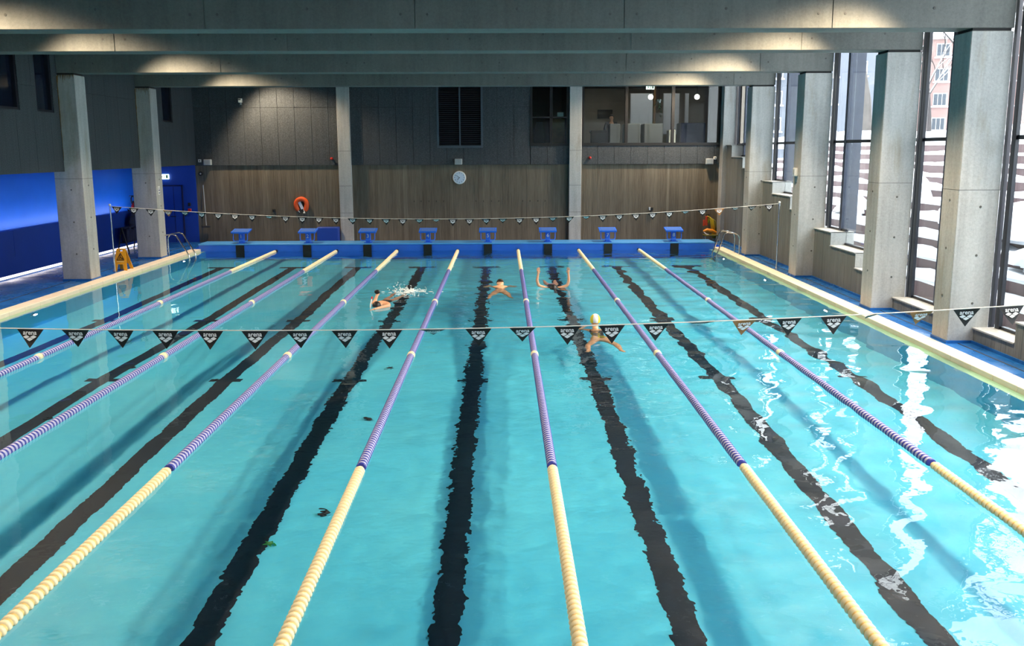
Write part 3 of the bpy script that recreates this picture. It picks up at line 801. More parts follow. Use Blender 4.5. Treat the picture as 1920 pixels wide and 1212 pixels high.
# louvred vent
t = thing('louvre_vent', (VENT[0], FAR_Y, VENT[2]), 'tall dark double louvre vent in the dark panel wall', 'vent')
M_louv = plain('dark_louvre', srgb(30, 34, 42), 0.5); M_lfr = plain('louvre_frame', srgb(70, 80, 90), 0.5)
f = MB()
for a, c_ in ((VENT[0], VENT[0] + 0.07), (VENT[1] - 0.07, VENT[1]), (-1.515, -1.465)): f.box(a, c_, FAR_Y - 0.05, FAR_Y + 0.14, VENT[2], VENT[3])
f.box(VENT[0], VENT[1], FAR_Y - 0.06, FAR_Y + 0.14, VENT[2] - 0.05, VENT[2] + 0.03); f.build('vent_frame', M_lfr, t)
MB().box(VENT[0], VENT[1], FAR_Y + 0.15, FAR_Y + 0.18, VENT[2], VENT[3]).build('backing', M_black, t)
for xa, xb in ((VENT[0] + 0.07, -1.515), (-1.465, VENT[1] - 0.07)):
    me = MB().add([(xa, FAR_Y - 0.02, 0.0), (xb, FAR_Y - 0.02, 0.0), (xb, FAR_Y + 0.07, 0.055), (xa, FAR_Y + 0.07, 0.055), (xa, FAR_Y - 0.02, 0.012), (xb, FAR_Y - 0.02, 0.012), (xb, FAR_Y + 0.07, 0.067), (xa, FAR_Y + 0.07, 0.067)],
                  [(0,3,2,1),(4,5,6,7),(0,1,5,4),(2,3,7,6),(1,2,6,5),(3,0,4,7)]).mesh('slat', M_louv, ORG[t.name])
    for i in range(32):
        o = put('slat', me, t); o.location = (0, 0, 3.47 + i * 0.07)

# furniture of the gallery
M_sofa = plain('grey_felt', srgb(62, 67, 73), 0.95, var=0.1, scale=20); M_sofab = plain('blue_grey_felt', srgb(42, 49, 70), 0.95, var=0.1, scale=20)
M_board_w = plain('white_board', srgb(214, 218, 224), 0.5, var=0.03)
M_wood = plain('brown_plywood', srgb(150, 110, 62), 0.6, var=0.2, scale=8)
def booth(x0, x1, y, h, mt, label):
    h += 0.37
    t = thing('booth_seat', (x0, y, 2.95), label, 'seat', 'high-backed seats behind the window')
    MB().box(x0, x1, y, y + 0.12, 2.95, 2.95 + h, bev=0.03).build('back_panel', mt, t)
    MB().box(x0, x0 + 0.1, y + 0.12, y + 0.8, 2.95, 2.95 + h, bev=0.03).build('side_panel', mt, t)
    MB().box(x1 - 0.1, x1, y + 0.12, y + 0.8, 2.95, 2.95 + h, bev=0.03).build('side_panel', mt, t)
    MB().box(x0 + 0.1, x1 - 0.1, y + 0.12, y + 0.75, 3.13, 3.4, bev=0.04).build('seat_cushion', mt, t)
booth(4.45, 5.0, 28.1, 0.9, M_sofa, 'grey high-backed booth seat below the round lamp, left one')
booth(5.12, 5.82, 28.1, 0.9, M_sofa, 'grey high-backed booth seat below the round lamp, right one')
booth(6.45, 7.35, 28.1, 0.92, M_sofab, 'blue-grey high-backed booth seat at the right end of the far window')
booth(3.9, 4.3, 28.3, 0.9, M_sofa, 'narrow grey booth seat beside the black desk')
tag(MB().box(6.05, 6.3, 28.2, 28.7, 2.95, 4.0, bev=0.03).build('pouf', M_grey), 'low pale block seat left of the blue-grey booth', 'seat')
t = thing('reception_desk', (3.3, 29, 2.95), 'black desk behind the far window', 'desk')
MB().box(3.3, 4.1, 28.9, 29.6, 3.92, 4.0, bev=0.01).build('desktop', M_black, t); MB().box(3.33, 4.07, 28.95, 29.0, 2.95, 3.92).build('front_panel', M_black, t); MB().box(3.33, 3.38, 29.0, 29.55, 2.95, 3.92).build('side_panel', M_black, t); MB().box(4.02, 4.07, 29.0, 29.55, 2.95, 3.92).build('side_panel', M_black, t)
t = thing('wall_screen', (4.0, 32.35, 4.7), 'small dark screen on the gallery back wall', 'screen')
MB().box(3.9, 4.5, 32.33, 32.4, 4.55, 4.9).build('casing', M_black, t); MB().box(3.93, 4.47, 32.325, 32.33, 4.58, 4.87).build('display', M_roomd, t)
for x0, x1, lab in ((5.05, 5.9, 'white panel on the gallery back wall left of the brown post'), (6.35, 6.95, 'bright white panel right of the hanging plant'), (7.2, 7.32, 'narrow white panel near the right end of the gallery')):
    t = thing('white_panel', (x0, 31, 4.3), lab, 'panel', 'white panels in the gallery')
    MB().box(x0, x1, 31.0, 31.04, 3.9, 5.45).build('panel_face', M_board_w, t); MB().box(x0 - 0.02, x1 + 0.02, 31.04, 31.07, 3.88, 5.47).build('panel_frame', M_grey, t)
tag(MB().box(6.0, 6.08, 31.3, 31.4, 2.95, 5.75).build('post', M_wood), 'thin brown post in the middle of the gallery', 'post')
M_globe = glow('lit_globe', (1.0, 0.95, 0.86), 1.6)
for gx, lab in ((5.47, 'round pendant lamp over the grey booth seats'), (7.18, 'round pendant lamp over the blue-grey booth seat')):
    t = thing('pendant_lamp', (gx, 28.9, 5.2), lab, 'lamp', 'round pendant lamps')
    MB().ball((gx, 28.9, 5.2), 0.1, 14, 10).build('globe', M_globe, t); MB().tube([(gx, 28.9, 5.3), (gx, 28.9, 5.75)], 0.008, 5).build('cord', M_black, t)
t = thing('hanging_plant', (5.75, 28.7, 5.0), 'hanging green plant with drooping leaves behind the far window', 'plant')
M_leaf = plain('green_leaf', srgb(66, 92, 58), 0.6, var=0.3, scale=30)
g = random.Random(9); lf = MB(); 
MB().lathe([(-0.1, 0.05), (0.02, 0.08)], (5.75, 28.7, 5.08), 2, 10).build('pot', M_white, t)
MB().tube([(5.75, 28.7, 5.1), (5.75, 28.7, 5.75)], 0.006, 4).build('cord', M_black, t)
for i in range(46):
    a = g.uniform(0, 2 * PI); rr = g.uniform(0.02, 0.2); z = 5.08 - g.uniform(-0.06, 0.6) * (0.4 + rr * 3)
    c_ = Vector((5.75 + rr * math.cos(a), 28.7 + rr * math.sin(a), z)); d = Vector((math.cos(a), math.sin(a), -0.9)).normalized() * 0.07; w_ = Vector((-math.sin(a), math.cos(a), 0.3)) * 0.022
    lf.add([c_ - d, c_ + w_, c_ + d, c_ - w_], [(0, 1, 2, 3)])
lf.build('foliage', M_leaf, t)['kind'] = 'stuff'
M_exit = glow('lit_exit_sign', (0.78, 1.0, 0.84), 2.2); M_green = plain('exit_green', srgb(30, 130, 60), 0.5)
def exit_sign(x, y, z, label, s=1.0):
    t = thing('exit_sign', (x, y, z), label, 'sign', 'lit exit signs')
    w_, h_ = 0.15 * s, 0.075 * s
    MB().box(x - w_, x + w_, y, y + 0.05, z - h_, z + h_, bev=0.008).build('light_box', M_exit, t)
    e = MB()
    e.prism([(x - w_*0.8, z - 0.012*s), (x - w_*0.5, z - 0.012*s), (x - w_*0.5, z - 0.04*s), (x - w_*0.22, z), (x - w_*0.5, z + 0.04*s), (x - w_*0.5, z + 0.012*s), (x - w_*0.8, z + 0.012*s)], 1, y - 0.004, y)
    e.box(x + w_*0.45, x + w_*0.8, y - 0.004, y, z - 0.05*s, z + 0.055*s)
    e.tube([(x + w_*0.2, y - 0.003, z + 0.04*s), (x + w_*0.1, y - 0.003, z), (x - w_*0.02, y - 0.003, z - 0.045*s)], 0.008*s, 4); e.tube([(x + w_*0.1, y - 0.003, z), (x + w_*0.28, y - 0.003, z - 0.045*s)], 0.008*s, 4); e.tube([(x, y - 0.003, z + 0.02*s), (x + w_*0.3, y - 0.003, z + 0.015*s)], 0.006*s, 4)
    e.build('pictogram', M_green, t)
exit_sign(5.45, 28.9, 5.55, 'lit exit sign on the gallery ceiling behind the far window')
exit_sign(-11.94, FAR_Y - 0.1, 2.40, 'lit exit sign over the blue door', 1.15)
ld = bpy.data.lights.new('gallery_lamp', 'AREA'); ld.shape = 'RECTANGLE'; ld.size = 4; ld.size_y = 2; ld.energy = 12; ld.color = (1.0, 0.9, 0.78)
lo = bpy.data.objects.new('gallery_lamp', ld); COL.objects.link(lo); lo.location = (5.4, 30, 5.72)
tag(MB().box(1.75, 2.26, 28.2, 28.25, 3.5, 4.4).build('plywood_board', M_wood), 'brown plywood board behind the small far window', 'board')
tag(MB().box(1.98, 2.2, 28.0, 28.03, 4.47, 4.62).build('paper_notice', M_white), 'white notice behind the small far window', 'paper')
tag(MB().prism([(1.1, 2.95), (1.62, 2.95), (1.5, 4.3), (1.25, 4.3)], 1, 28.6, 28.75).build('draped_coat', M_sofa), 'pale draped shape behind the small far window', 'cloth')
WORD = ['one', 'two', 'three', 'four', 'five', 'six', 'seven', 'eight']

# ------------------------------------------------------------------ lane ropes
M_rblue = plain('blue_float', srgb(58, 66, 160), 0.35, var=0.06); M_rwhite = plain('white_float', srgb(222, 222, 232), 0.4, var=0.03)
M_rcream = plain('cream_float', srgb(242, 228, 188), 0.4, var=0.05, scale=4); M_ryel = plain('yellow_core', srgb(232, 200, 130), 0.45, var=0.05)
M_cable = plain('steel_cable', srgb(150, 150, 150), 0.3, 1.0)
M_rlil = plain('pale_lilac_float', srgb(186, 186, 216), 0.4, var=0.03)
PITCH = 0.07; FR = 0.056
DISC = [(-0.019, 0.040), (-0.017, 0.053), (-0.006, FR), (0.006, FR), (0.017, 0.053), (0.019, 0.040)]
DISCB = [(-0.015, 0.048), (-0.012, 0.055), (0.012, 0.055), (0.015, 0.048)]
float_cream = MB().lathe(DISC, (0, 0, 0), 1, 12).lathe([(0.019, 0.041), (0.035, 0.038), (0.051, 0.041)], (0, 0, 0), 1, 10, mi=1).mesh('float', [M_rcream, M_ryel])
def rope_run(y0, y1, ma, mb, n, skip=None):
    b = MB(); y = y0
    while y < y1 - 0.02:
        b.lathe(DISCB if mb == 2 else DISC, (0, y, 0), 1, n, 0); b.lathe([(0.015, 0.051), (0.055, 0.051)] if mb == 2 else [(0.019, 0.044), (0.051, 0.044)], (0, y, 0), 1, n, 1); y += PITCH
    return b
run_far_cream = rope_run(20.0, 24.72, 0, 1, 10).mesh('float_run', [M_rcream, M_rcream])
run_blue = [rope_run(a, c_, 0, 2, 12 if a < 12 else 9).mesh('float_run', [M_rblue, M_rlil]) for a, c_ in ((5.0, 9.95), (10.08, 14.95), (15.08, 19.98))]
run_near = rope_run(0.25, 1.3, 0, 1, 10).mesh('float_run', [M_rcream, M_ryel])
ring = MB().lathe([(-0.05, 0.05), (-0.045, 0.064), (0.045, 0.064), (0.05, 0.05)], (0, 0, 0), 1, 14).mesh('marker_ring', M_rcream)
cable_me = MB().tube([(0, 0.02, 0), (0, 24.98, 0)], 0.006, 5).mesh('cable', M_cable)
anchor_me = MB().lathe([(-0.10, 0.03), (-0.08, 0.05), (0.08, 0.05), (0.12, 0.02)], (0, 24.84, 0), 1, 12).mesh('end_anchor', M_black)
near_ys = [1.32 + PITCH * i for i in range(int((4.96 - 1.32) / PITCH) + 1)]
for i, x in enumerate(ROPES):
    t = thing('lane_rope', (x, 0, 0.012), f'cream and blue float rope between starting blocks {WORD[i]} and {WORD[i + 1]}', 'lane rope', 'lane ropes across the pool')
    put('cable', cable_me, t); put('end_anchor', anchor_me, t)
    for m_ in run_blue + [run_far_cream, run_near]:
        o = put('float_run', m_, t); o['kind'] = 'stuff'
    for y in (10.015, 15.015):
        o = put('marker_ring', ring, t); o.location = (0, y, 0)
    if 2 <= i <= 6:
        for y in near_ys:
            o = put('float', float_cream, t); o.location = (0, y, 0)
    else:
        o = put('float_run', rope_run(1.3, 4.96, 0, 1, 10).mesh('float_run', [M_rcream, M_ryel]), t); o['kind'] = 'stuff'

# ------------------------------------------------------------------ backstroke flag lines
M_flag = plain('black_pennant', srgb(16, 17, 20), 0.55, var=0.1); M_flag_gloss = plain('lamp_gloss_pennant', srgb(150, 104, 58), 0.5, var=0.1); M_flagt = plain('dark_teal_pennant', srgb(14, 40, 44), 0.5, var=0.1)  # the brown is warm lamp gloss on tilted flags, put into the cloth colour
M_print = plain('white_print', srgb(226, 228, 232), 0.5, var=0.02); M_cord = plain('white_cord', srgb(226, 222, 214), 0.6, var=0.04)
def flag_mesh(mt):
    b = MB(); hw, h, th = 0.133, 0.19, 0.0012; n = 4
    # a slightly wavy pennant with real thickness
    v = []
    for s_ in (-1, 1):
        for i in range(n + 1):
            u = i / n; w_ = hw * (1 - u) + 0.002; y = 0.006 * math.sin(u * 3.0)
            v += [(-w_, y + s_ * th, -h * u), (0, y + s_ * th + 0.004 * (1 - u), -h * u), (w_, y + s_ * th, -h * u)]
    k_ = 3 * (n + 1); f = []
    for i in range(n):
        for j in (0, 1):
            a = 3 * i + j; f.append((a, a + 1, a + 4, a + 3)); f.append((k_ + a, k_ + a + 3, k_ + a + 4, k_ + a + 1))
    for i in range(n): f += [(3*i, 3*i + 3, k_ + 3*i + 3, k_ + 3*i), (3*i + 2, k_ + 3*i + 2, k_ + 3*i + 5, 3*i + 5)]
    f.append((0, k_, k_ + 1, 1)); f.append((1, k_ + 1, k_ + 2, 2))
    return b.add(v, f, 0).mesh('flag', mt)
flag_me = {0: flag_mesh(M_flag), 1: flag_mesh(M_flag_gloss), 2: flag_mesh(M_flagt)}
letter_me = text_mesh('arena', 0.062, M_print, 0.0012)
letter_me.transform(Matrix.Diagonal((1.0, 1, 1.05, 1)))
emb = MB()
def diamond(cx, cz, a, c_): emb.add([(cx - a, -0.0058, cz), (cx - a * 0.15, -0.0058, cz - c_), (cx + a * 0.15, -0.0058, cz - c_ * 0.92), (cx + a, -0.0058, cz + 0.002), (cx + a * 0.15, -0.0058, cz + c_), (cx - a * 0.15, -0.0058, cz + c_ * 0.92)], [(0, 1, 2, 3, 4, 5)])
diamond(-0.036, -0.079, 0.033, 0.0175); diamond(0.036, -0.079, 0.033, 0.0175); diamond(0.0, -0.103, 0.033, 0.0175)
emblem_me = emb.mesh('emblem', M_print)
def flag_line(label, Y, x0, x1, zfun, xs_f, tilts, kinds, r=0.006):
    t = thing('flag_line', (0, Y, 0), label, 'flag line')
    pts = [(x0 + (x1 - x0) * i / 60, Y, zfun(x0 + (x1 - x0) * i / 60)) for i in range(61)]
    MB().tube(pts, r, 6).build('cord', M_cord, t)
    for i, x in enumerate(xs_f):
        dz = (zfun(x + 0.01) - zfun(x - 0.01)) / 0.02
        f = put('flag', flag_me[kinds.get(i, 0)], t)
        f.location = (x, -0.002, zfun(x) - 0.004); tx, tz = tilts.get(i, (0.0, 0.0))
        f.rotation_euler = (math.radians(tx), -math.atan(dz), math.radians(tz))
        l_ = put('lettering', letter_me, f); l_.location = (0, -0.0075, -0.036)
        put('emblem', emblem_me, f)
g = random.Random(4)
nx_ = [-4.80 + 0.4545 * i for i in range(-2, 25)]
tl = {i: (g.uniform(-12, 14), g.uniform(-5, 5)) for i in range(len(nx_))}
for i, v_ in {11: (62, 6), 17: (68, -4), 21: (66, 22), 13: (30, 3), 18: (26, 10), 22: (35, 8)}.items(): tl[i] = v_
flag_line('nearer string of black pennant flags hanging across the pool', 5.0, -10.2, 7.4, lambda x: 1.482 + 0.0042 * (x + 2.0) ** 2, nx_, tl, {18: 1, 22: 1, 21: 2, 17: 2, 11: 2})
fx_ = [-10.29 + 0.4475 * i for i in range(40)]
tl = {i: (g.choice([-5, 5, 25, 45, 58, 10]), g.uniform(-8, 8)) for i in range(len(fx_))}
tl[0] = (0, 0); tl[1] = (5, 0); tl[39] = (0, 0)
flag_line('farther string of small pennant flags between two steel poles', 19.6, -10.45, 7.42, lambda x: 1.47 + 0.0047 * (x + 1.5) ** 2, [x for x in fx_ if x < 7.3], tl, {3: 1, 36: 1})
for x, lab, s_ in ((-10.47, 'thin steel flag pole on the blue wall side', 1), (7.44, 'thin steel flag pole on the window side', -1)):
    t = thing('flag_pole', (x, 19.6, DECK), lab, 'pole', 'flag poles')
    MB().tube([(x, 19.6, DECK), (x, 19.6, 1.87)], 0.02, 10).build('pole', M_steel, t)
    MB().ball((x, 19.6, 1.88), (0.035, 0.035, 0.03), 10, 6).build('cap', M_white, t)
    MB().lathe([(0, 0.06), (0.012, 0.05), (0.015, 0.022)], (x, 19.6, DECK), 2, 14).build('foot_flange', M_steel, t)

# ------------------------------------------------------------------ starting blocks
M_blk = plain('blue_painted_steel', srgb(38, 104, 222), 0.4, var=0.05); M_blkd = plain('blue_grip_mat', srgb(52, 96, 178), 0.85, var=0.15, scale=40)
def tpl(b, name, mt): return b.mesh(name, mt)
ped = tpl(MB().box(-0.075, 0.075, 0.14, 0.34, 0.0, 0.36, bev=0.012), 'pedestal', M_blk)
plat = tpl(MB().prism([(0.02, 0.335), (0.0, 0.385), (0.46, 0.465), (0.46, 0.425)], 0, -0.29, 0.29), 'platform', M_blk)
mat_ = tpl(MB().add([(-0.24, 0.05, 0.398), (0.24, 0.05, 0.398), (0.24, 0.41, 0.461), (-0.24, 0.41, 0.461), (-0.24, 0.05, 0.39), (0.24, 0.05, 0.39), (0.24, 0.41, 0.45), (-0.24, 0.41, 0.45)], [(0,1,2,3),(0,4,5,1),(1,5,6,2),(2,6,7,3),(3,7,4,0)]), 'grip_mat', M_blkd)
hnd = tpl(MB().tube([(-0.235, 0.10, 0.36), (-0.235, 0.07, 0.14), (-0.225, 0.065, 0.105), (-0.19, 0.06, 0.09), (0.19, 0.06, 0.09), (0.225, 0.065, 0.105), (0.235, 0.07, 0.14), (0.235, 0.10, 0.36)], 0.017, 8), 'hand_rail', M_blk)
base_ = tpl(MB().box(-0.13, 0.13, 0.1, 0.38, 0.0, 0.02, bev=0.006), 'base_plate', M_blk)
for i, x in enumerate(LANES):
    t = thing('starting_block', (x, 25.0, 0.25), f'blue starting block with the white number {WORD[i]}', 'starting block', 'numbered starting blocks')
    for nm, me in (('pedestal', ped), ('platform', plat), ('grip_mat', mat_), ('hand_rail', hnd), ('base_plate', base_)): put(nm, me, t)
    n_ = put('number', text_mesh(str(i + 1), 0.17, M_print, 0.002), t); n_.location = (0.0, 0.136, 0.225)

# ------------------------------------------------------------------ ladders
def ladder(x_out, x_in, y0, y1, s_, label):
    t = thing('pool_ladder', (x_out, (y0 + y1) / 2, DECK), label, 'ladder', 'steel pool ladders')
    for y in (y0, y1):
        pts = [(x_out, y, DECK), (x_out, y, 0.42), (x_out, y, 0.55)]
        for i in range(1, 6):
            a = PI / 2 * i / 5; pts.append((x_out + s_ * 0.2 * (1 - math.cos(a)), y, 0.55 + 0.2 * math.sin(a)))
        pts += [(x_out + s_ * 0.38, y, 0.77), (x_out + s_ * 0.48, y, 0.72), (x_in - s_ * 0.06, y, 0.2), (x_in - s_ * 0.01, y, 0.1), (x_in, y, 0.0), (x_in, y, -1.0)]
        MB().tube(pts, 0.021, 10).build('rail', M_steel, t)
        MB().lathe([(0, 0.045), (0.012, 0.04)], (x_out, y, DECK), 2, 12).build('flange', M_steel, t)
    for z in (-0.12, -0.4, -0.68, -0.92):
        MB().box(x_in - 0.035, x_in + 0.035, y0, y1, z - 0.012, z + 0.012).build('step', M_steel, t)
ladder(-10.5, -9.66, 22.95, 23.5, 1, 'steel pool ladder in front of the blue door')
ladder(7.3, 6.6, 22.85, 23.4, -1, 'steel pool ladder beside the hanging yellow hoses')

# ------------------------------------------------------------------ wet floor sign
M_yel = plain('yellow_plastic', srgb(226, 158, 30), 0.45, var=0.05)
sx0, sy0 = -10.42, 19.95
t = thing('wet_floor_sign', (sx0, sy0, DECK), 'yellow folding wet floor warning sign by the flag pole', 'sign')
def leaf(y_top, y_bot, hole):
    b = MB(); H = 0.60
    def q(u, w): return (sx0 + w, sy0 + y_bot + (y_top - y_bot) * u, DECK + H * u)
    def panel(pts):
        n = len(pts); nrm = Vector((0, -H if y_bot < 0 else H, -(y_top - y_bot) * (1 if y_bot > 0 else -1))).normalized() * 0.008
        v = [Vector(q(*p)) for p in pts]; v2 = [a - nrm * 2 for a in v]
        b.add(v + v2, [tuple(range(n)), tuple(range(n, 2*n))[::-1]] + [(i, n + i, n + (i+1) % n, (i+1) % n) for i in range(n)])
    panel([(0.30, -0.165), (0.30, 0.165), (0.86, 0.128), (0.86, -0.128)])
    panel([(0.0, -0.185), (0.0, -0.095), (0.30, -0.075), (0.30, -0.165)]); panel([(0.0, 0.095), (0.0, 0.185), (0.30, 0.165), (0.30, 0.075)])
    panel([(0.86, -0.128), (0.86, -0.05), (1.0, -0.05), (1.0, -0.11)]); panel([(0.86, 0.05), (0.86, 0.128), (1.0, 0.11), (1.0, 0.05)]); panel([(0.95, -0.05), (0.95, 0.05), (1.0, 0.05), (1.0, -0.05)])
    return b
fl_ = leaf(-0.02, -0.13, True).build('front_leaf', M_yel, t); leaf(0.02, 0.30, True).build('back_leaf', M_yel, t)
e = MB()
def on_front(u, w, off=0.012): return (sx0 + w, sy0 - 0.13 + 0.11 * u - off, DECK + 0.6 * u)
for a, c_ in (((0.5, -0.1), (0.5, 0.1)), ((0.5, 0.1), (0.8, 0.0)), ((0.8, 0.0), (0.5, -0.1))):
    e.tube([on_front(*a), on_front(*c_)], 0.008, 5)
e.tube([on_front(0.69, -0.01), on_front(0.62, 0.0), on_front(0.57, 0.035), on_front(0.545, 0.07)], 0.009, 5); e.tube([on_front(0.62, 0.0), on_front(0.58, -0.04), on_front(0.54, -0.03)], 0.008, 5); e.ball(on_front(0.715, -0.012), 0.014, 8, 6)
e.build('warning_pictogram', M_black, t)
for r_ in (0.43, 0.39):
    pass
MB().box(sx0 - 0.1, sx0 + 0.1, sy0 - 0.095, sy0 - 0.092, DECK + 0.24, DECK + 0.262).build('printed_line', M_ryel, t)

# ------------------------------------------------------------------ things on the far wall
WY = FAR_Y - 0.03      # face of the panels
WB = FAR_Y + 0.024     # face of the boards
t = thing('wall_clock', (-1.53, WB, 2.33), 'round white wall clock on the far wall', 'clock')
cx, cz = -1.53, 2.33
MB().lathe([(-0.07, 0.20), (-0.075, 0.225), (-0.03, 0.235), (0.03, 0.22)], (cx, WB, cz), 1, 36).build('case', M_white, t)
M_face = plain('clock_face', srgb(206, 220, 236), 0.35, var=0.02)
MB().lathe([(-0.0735, 0.205), (-0.0705, 0.205)], (cx, WB, cz), 1, 36).build('dial', M_face, t)
for h_ in range(1, 13):
    a = 2 * PI * h_ / 12
    o = put('numeral', text_mesh(str(h_), 0.06, M_black, 0.0008), t); o.location = (0.165 * math.sin(a), -0.0755, 0.165 * math.cos(a))
for a, L, w_, nm in ((math.radians(218), 0.105, 0.008, 'hour_hand'), (math.radians(311), 0.13, 0.006, 'minute_hand')):
    MB().tube([(cx - 0.02 * math.sin(a), WB - 0.08, cz - 0.02 * math.cos(a)), (cx + L * math.sin(a), WB - 0.08, cz + L * math.cos(a))], w_, 5).build(nm, M_black, t)
for x, z, lab in ((-10.37, 2.9, 'grey wall loudspeaker at the left end of the far wall'), (-1.55, 2.89, 'grey wall loudspeaker above the clock'), (7.33, 2.87, 'grey wall loudspeaker at the right end of the far wall')):
    t = thing('wall_speaker', (x, WY, z), lab, 'speaker', 'grey wall loudspeakers')
    MB().box(x - 0.13, x + 0.13, WY - 0.13, WY, z - 0.1, z + 0.1, bev=0.01).build('cabinet', M_grey, t)
    MB().box(x - 0.11, x + 0.1, WY - 0.137, WY - 0.13, z - 0.082, z + 0.082, bev=0.003).build('grille', plain('speaker_grille', srgb(150, 156, 158), 0.8, var=0.2, scale=80), t)
for x, z, lab in ((-10.66, 2.95, 'small white wall box left of the left loudspeaker'), (7.53, 2.99, 'small white wall box right of the right loudspeaker')):
    t = thing('sensor_box', (x, WY, z), lab, 'box', 'small white wall boxes')
    MB().box(x - 0.05, x + 0.05, WY - 0.05, WY, z - 0.05, z + 0.05, bev=0.008).build('housing', M_white, t); MB().lathe([(-0.053, 0.0), (-0.053, 0.02), (-0.05, 0.022)], (x, WY, z), 1, 10).build('lens', M_black, t)
t = thing('wall_camera', (-9.11, WY, 5.02), 'small white camera box high on the left part of the far wall', 'camera')
MB().box(-9.17, -9.05, WY - 0.14, WY, 4.95, 5.09, bev=0.01).build('housing', M_white, t); MB().box(-9.16, -9.07, WY - 0.145, WY - 0.14, 5.035, 5.065).build('window', M_black, t); MB().box(-9.13, -9.08, WY - 0.06, WY, 4.88, 4.95).build('bracket', M_grey, t)
M_red = plain('red_beacon', srgb(196, 40, 26), 0.35)
for x, lab in ((-6.02, 'red alarm beacon left of the left flat column'), (3.1, 'red alarm beacon right of the right flat column')):
    t = thing('alarm_beacon', (x, WY, 3.01), lab, 'alarm', 'red alarm beacons')
    MB().lathe([(-0.06, 0.035), (0.0, 0.05)], (x, WY, 3.01), 1, 14).build('socket', M_red, t); MB().ball((x, WY - 0.08, 3.01), (0.042, 0.05, 0.042), 12, 8).build('dome', M_red, t)
tag(MB().box(-6.55, -5.8, 26.85, 27.2, DECK, 0.62, bev=0.015).build('storage_box', M_blue_dark), 'plain blue box standing on the deck beside starting block 2', 'box')
# life ring: a thick horseshoe with a folded white line
M_orange = plain('orange_foam', srgb(232, 88, 30), 0.6, var=0.06, scale=9)
t = thing('life_buoy', (-7.15, WB, 1.38), 'orange horseshoe life buoy hanging on the far wall', 'life buoy')
bx, bz = -7.15, 1.40
pts = []
for i in range(17):
    a = math.radians(-52 + 284 * i / 16); rx = 0.19; rz = 0.20
    pts.append((bx + rx * math.cos(a), WB - 0.09, bz + rz * math.sin(a) - (0.05 if (i < 2 or i > 14) else 0)))
MB().tube(pts, [0.07] + [0.085] * 15 + [0.07], 12).build('buoy_body', M_orange, t)
MB().box(-0.05, 0.05, -0.02, 0.02, -0.15, 0.13, bev=0.012).build('line_pouch', M_rwhite, t, world=False)
o = [c_ for c_ in t.children if c_.name.startswith('line_pouch')][0]; o.location = (-0.02, -0.12, 0.0); o.rotation_euler = (0, math.radians(-24), 0)
MB().tube([(bx + 0.06, WB - 0.13, bz - 0.12), (bx + 0.1, WB - 0.13, bz - 0.24), (bx + 0.09, WB - 0.13, bz - 0.30)], [0.012, 0.018, 0.04], 7).tube([(bx - 0.14, WB - 0.14, bz - 0.06), (bx - 0.12, WB - 0.14, bz - 0.2), (bx - 0.06, WB - 0.14, bz - 0.27)], 0.012, 6).build('throw_line', M_cord, t)
MB().box(bx - 0.03, bx + 0.03, WB - 0.06, WB, bz + 0.17, bz + 0.26).build('wall_hook', M_black, t)
t = thing('long_brush', (-10.57, WB, 1.3), 'long pole brush leaning on the far wall beside the blue wall', 'brush')
MB().tube([(-10.6, WB - 0.06, 2.1), (-10.56, WB - 0.1, 0.66)], 0.014, 8).build('handle', M_grey, t); MB().box(-10.72, -10.42, WB - 0.13, WB - 0.06, 0.6, 0.67, bev=0.008).build('brush_head', plain('dark_bristle', srgb(60, 60, 62), 0.9), t)
t = thing('hose_reel_knob', (-10.66, WB, 2.5), 'dark round fitting at the left end of the far wall', 'fitting')
MB().lathe([(-0.09, 0.05), (-0.08, 0.075), (-0.02, 0.075), (0, 0.05)], (-10.66, WB, 2.5), 1, 18).build('cap', M_joint, t); MB().lathe([(-0.1, 0.02), (-0.09, 0.03)], (-10.66, WB, 2.5), 1, 12).build('hub', M_grey, t)
t = thing('socket_box', (-8.15, WB, 1.19), 'small dark socket box left of the life buoy', 'socket')
MB().box(-8.2, -8.1, WB - 0.06, WB, 1.14, 1.24, bev=0.008).build('casing', M_joint, t); MB().lathe([(-0.065, 0.025), (-0.06, 0.03)], (-8.15, WB, 1.19), 1, 12).build('cover', M_black, t)
t = thing('soap_cup', (5.28, WB, 1.2), 'small white cup on a black holder behind the far flags', 'cup')
MB().lathe([(-0.05, 0.028), (0.06, 0.036)], (5.25, WB - 0.07, 1.2), 2, 14).build('cup', M_white, t); MB().box(5.29, 5.38, WB - 0.09, WB, 1.15, 1.25, bev=0.008).build('holder', M_black, t)
hk = MB().tube([(0, 0, 0), (0, -0.05, 0), (0, -0.075, 0.012), (0, -0.075, 0.045)], 0.01, 6).mesh('wall_hook', M_joint)
nth = ['first', 'second', 'third', 'fourth', 'fifth', 'sixth', 'seventh', 'eighth', 'ninth', 'tenth', 'eleventh', 'twelfth', 'thirteenth', 'fourteenth']
for i, x in enumerate([-3.15, -2.9, -2.62, -2.36, -2.1, -0.95, -0.68, -0.4, -0.13, 0.72, 0.98, 1.26, 1.52]):
    o = put('wall_hook', hk); o.location = (x, WB + 0.015, 1.48); tag(o, f'small dark hook in the row below the clock, {nth[i]} from the left', 'hook', 'row of wall hooks')

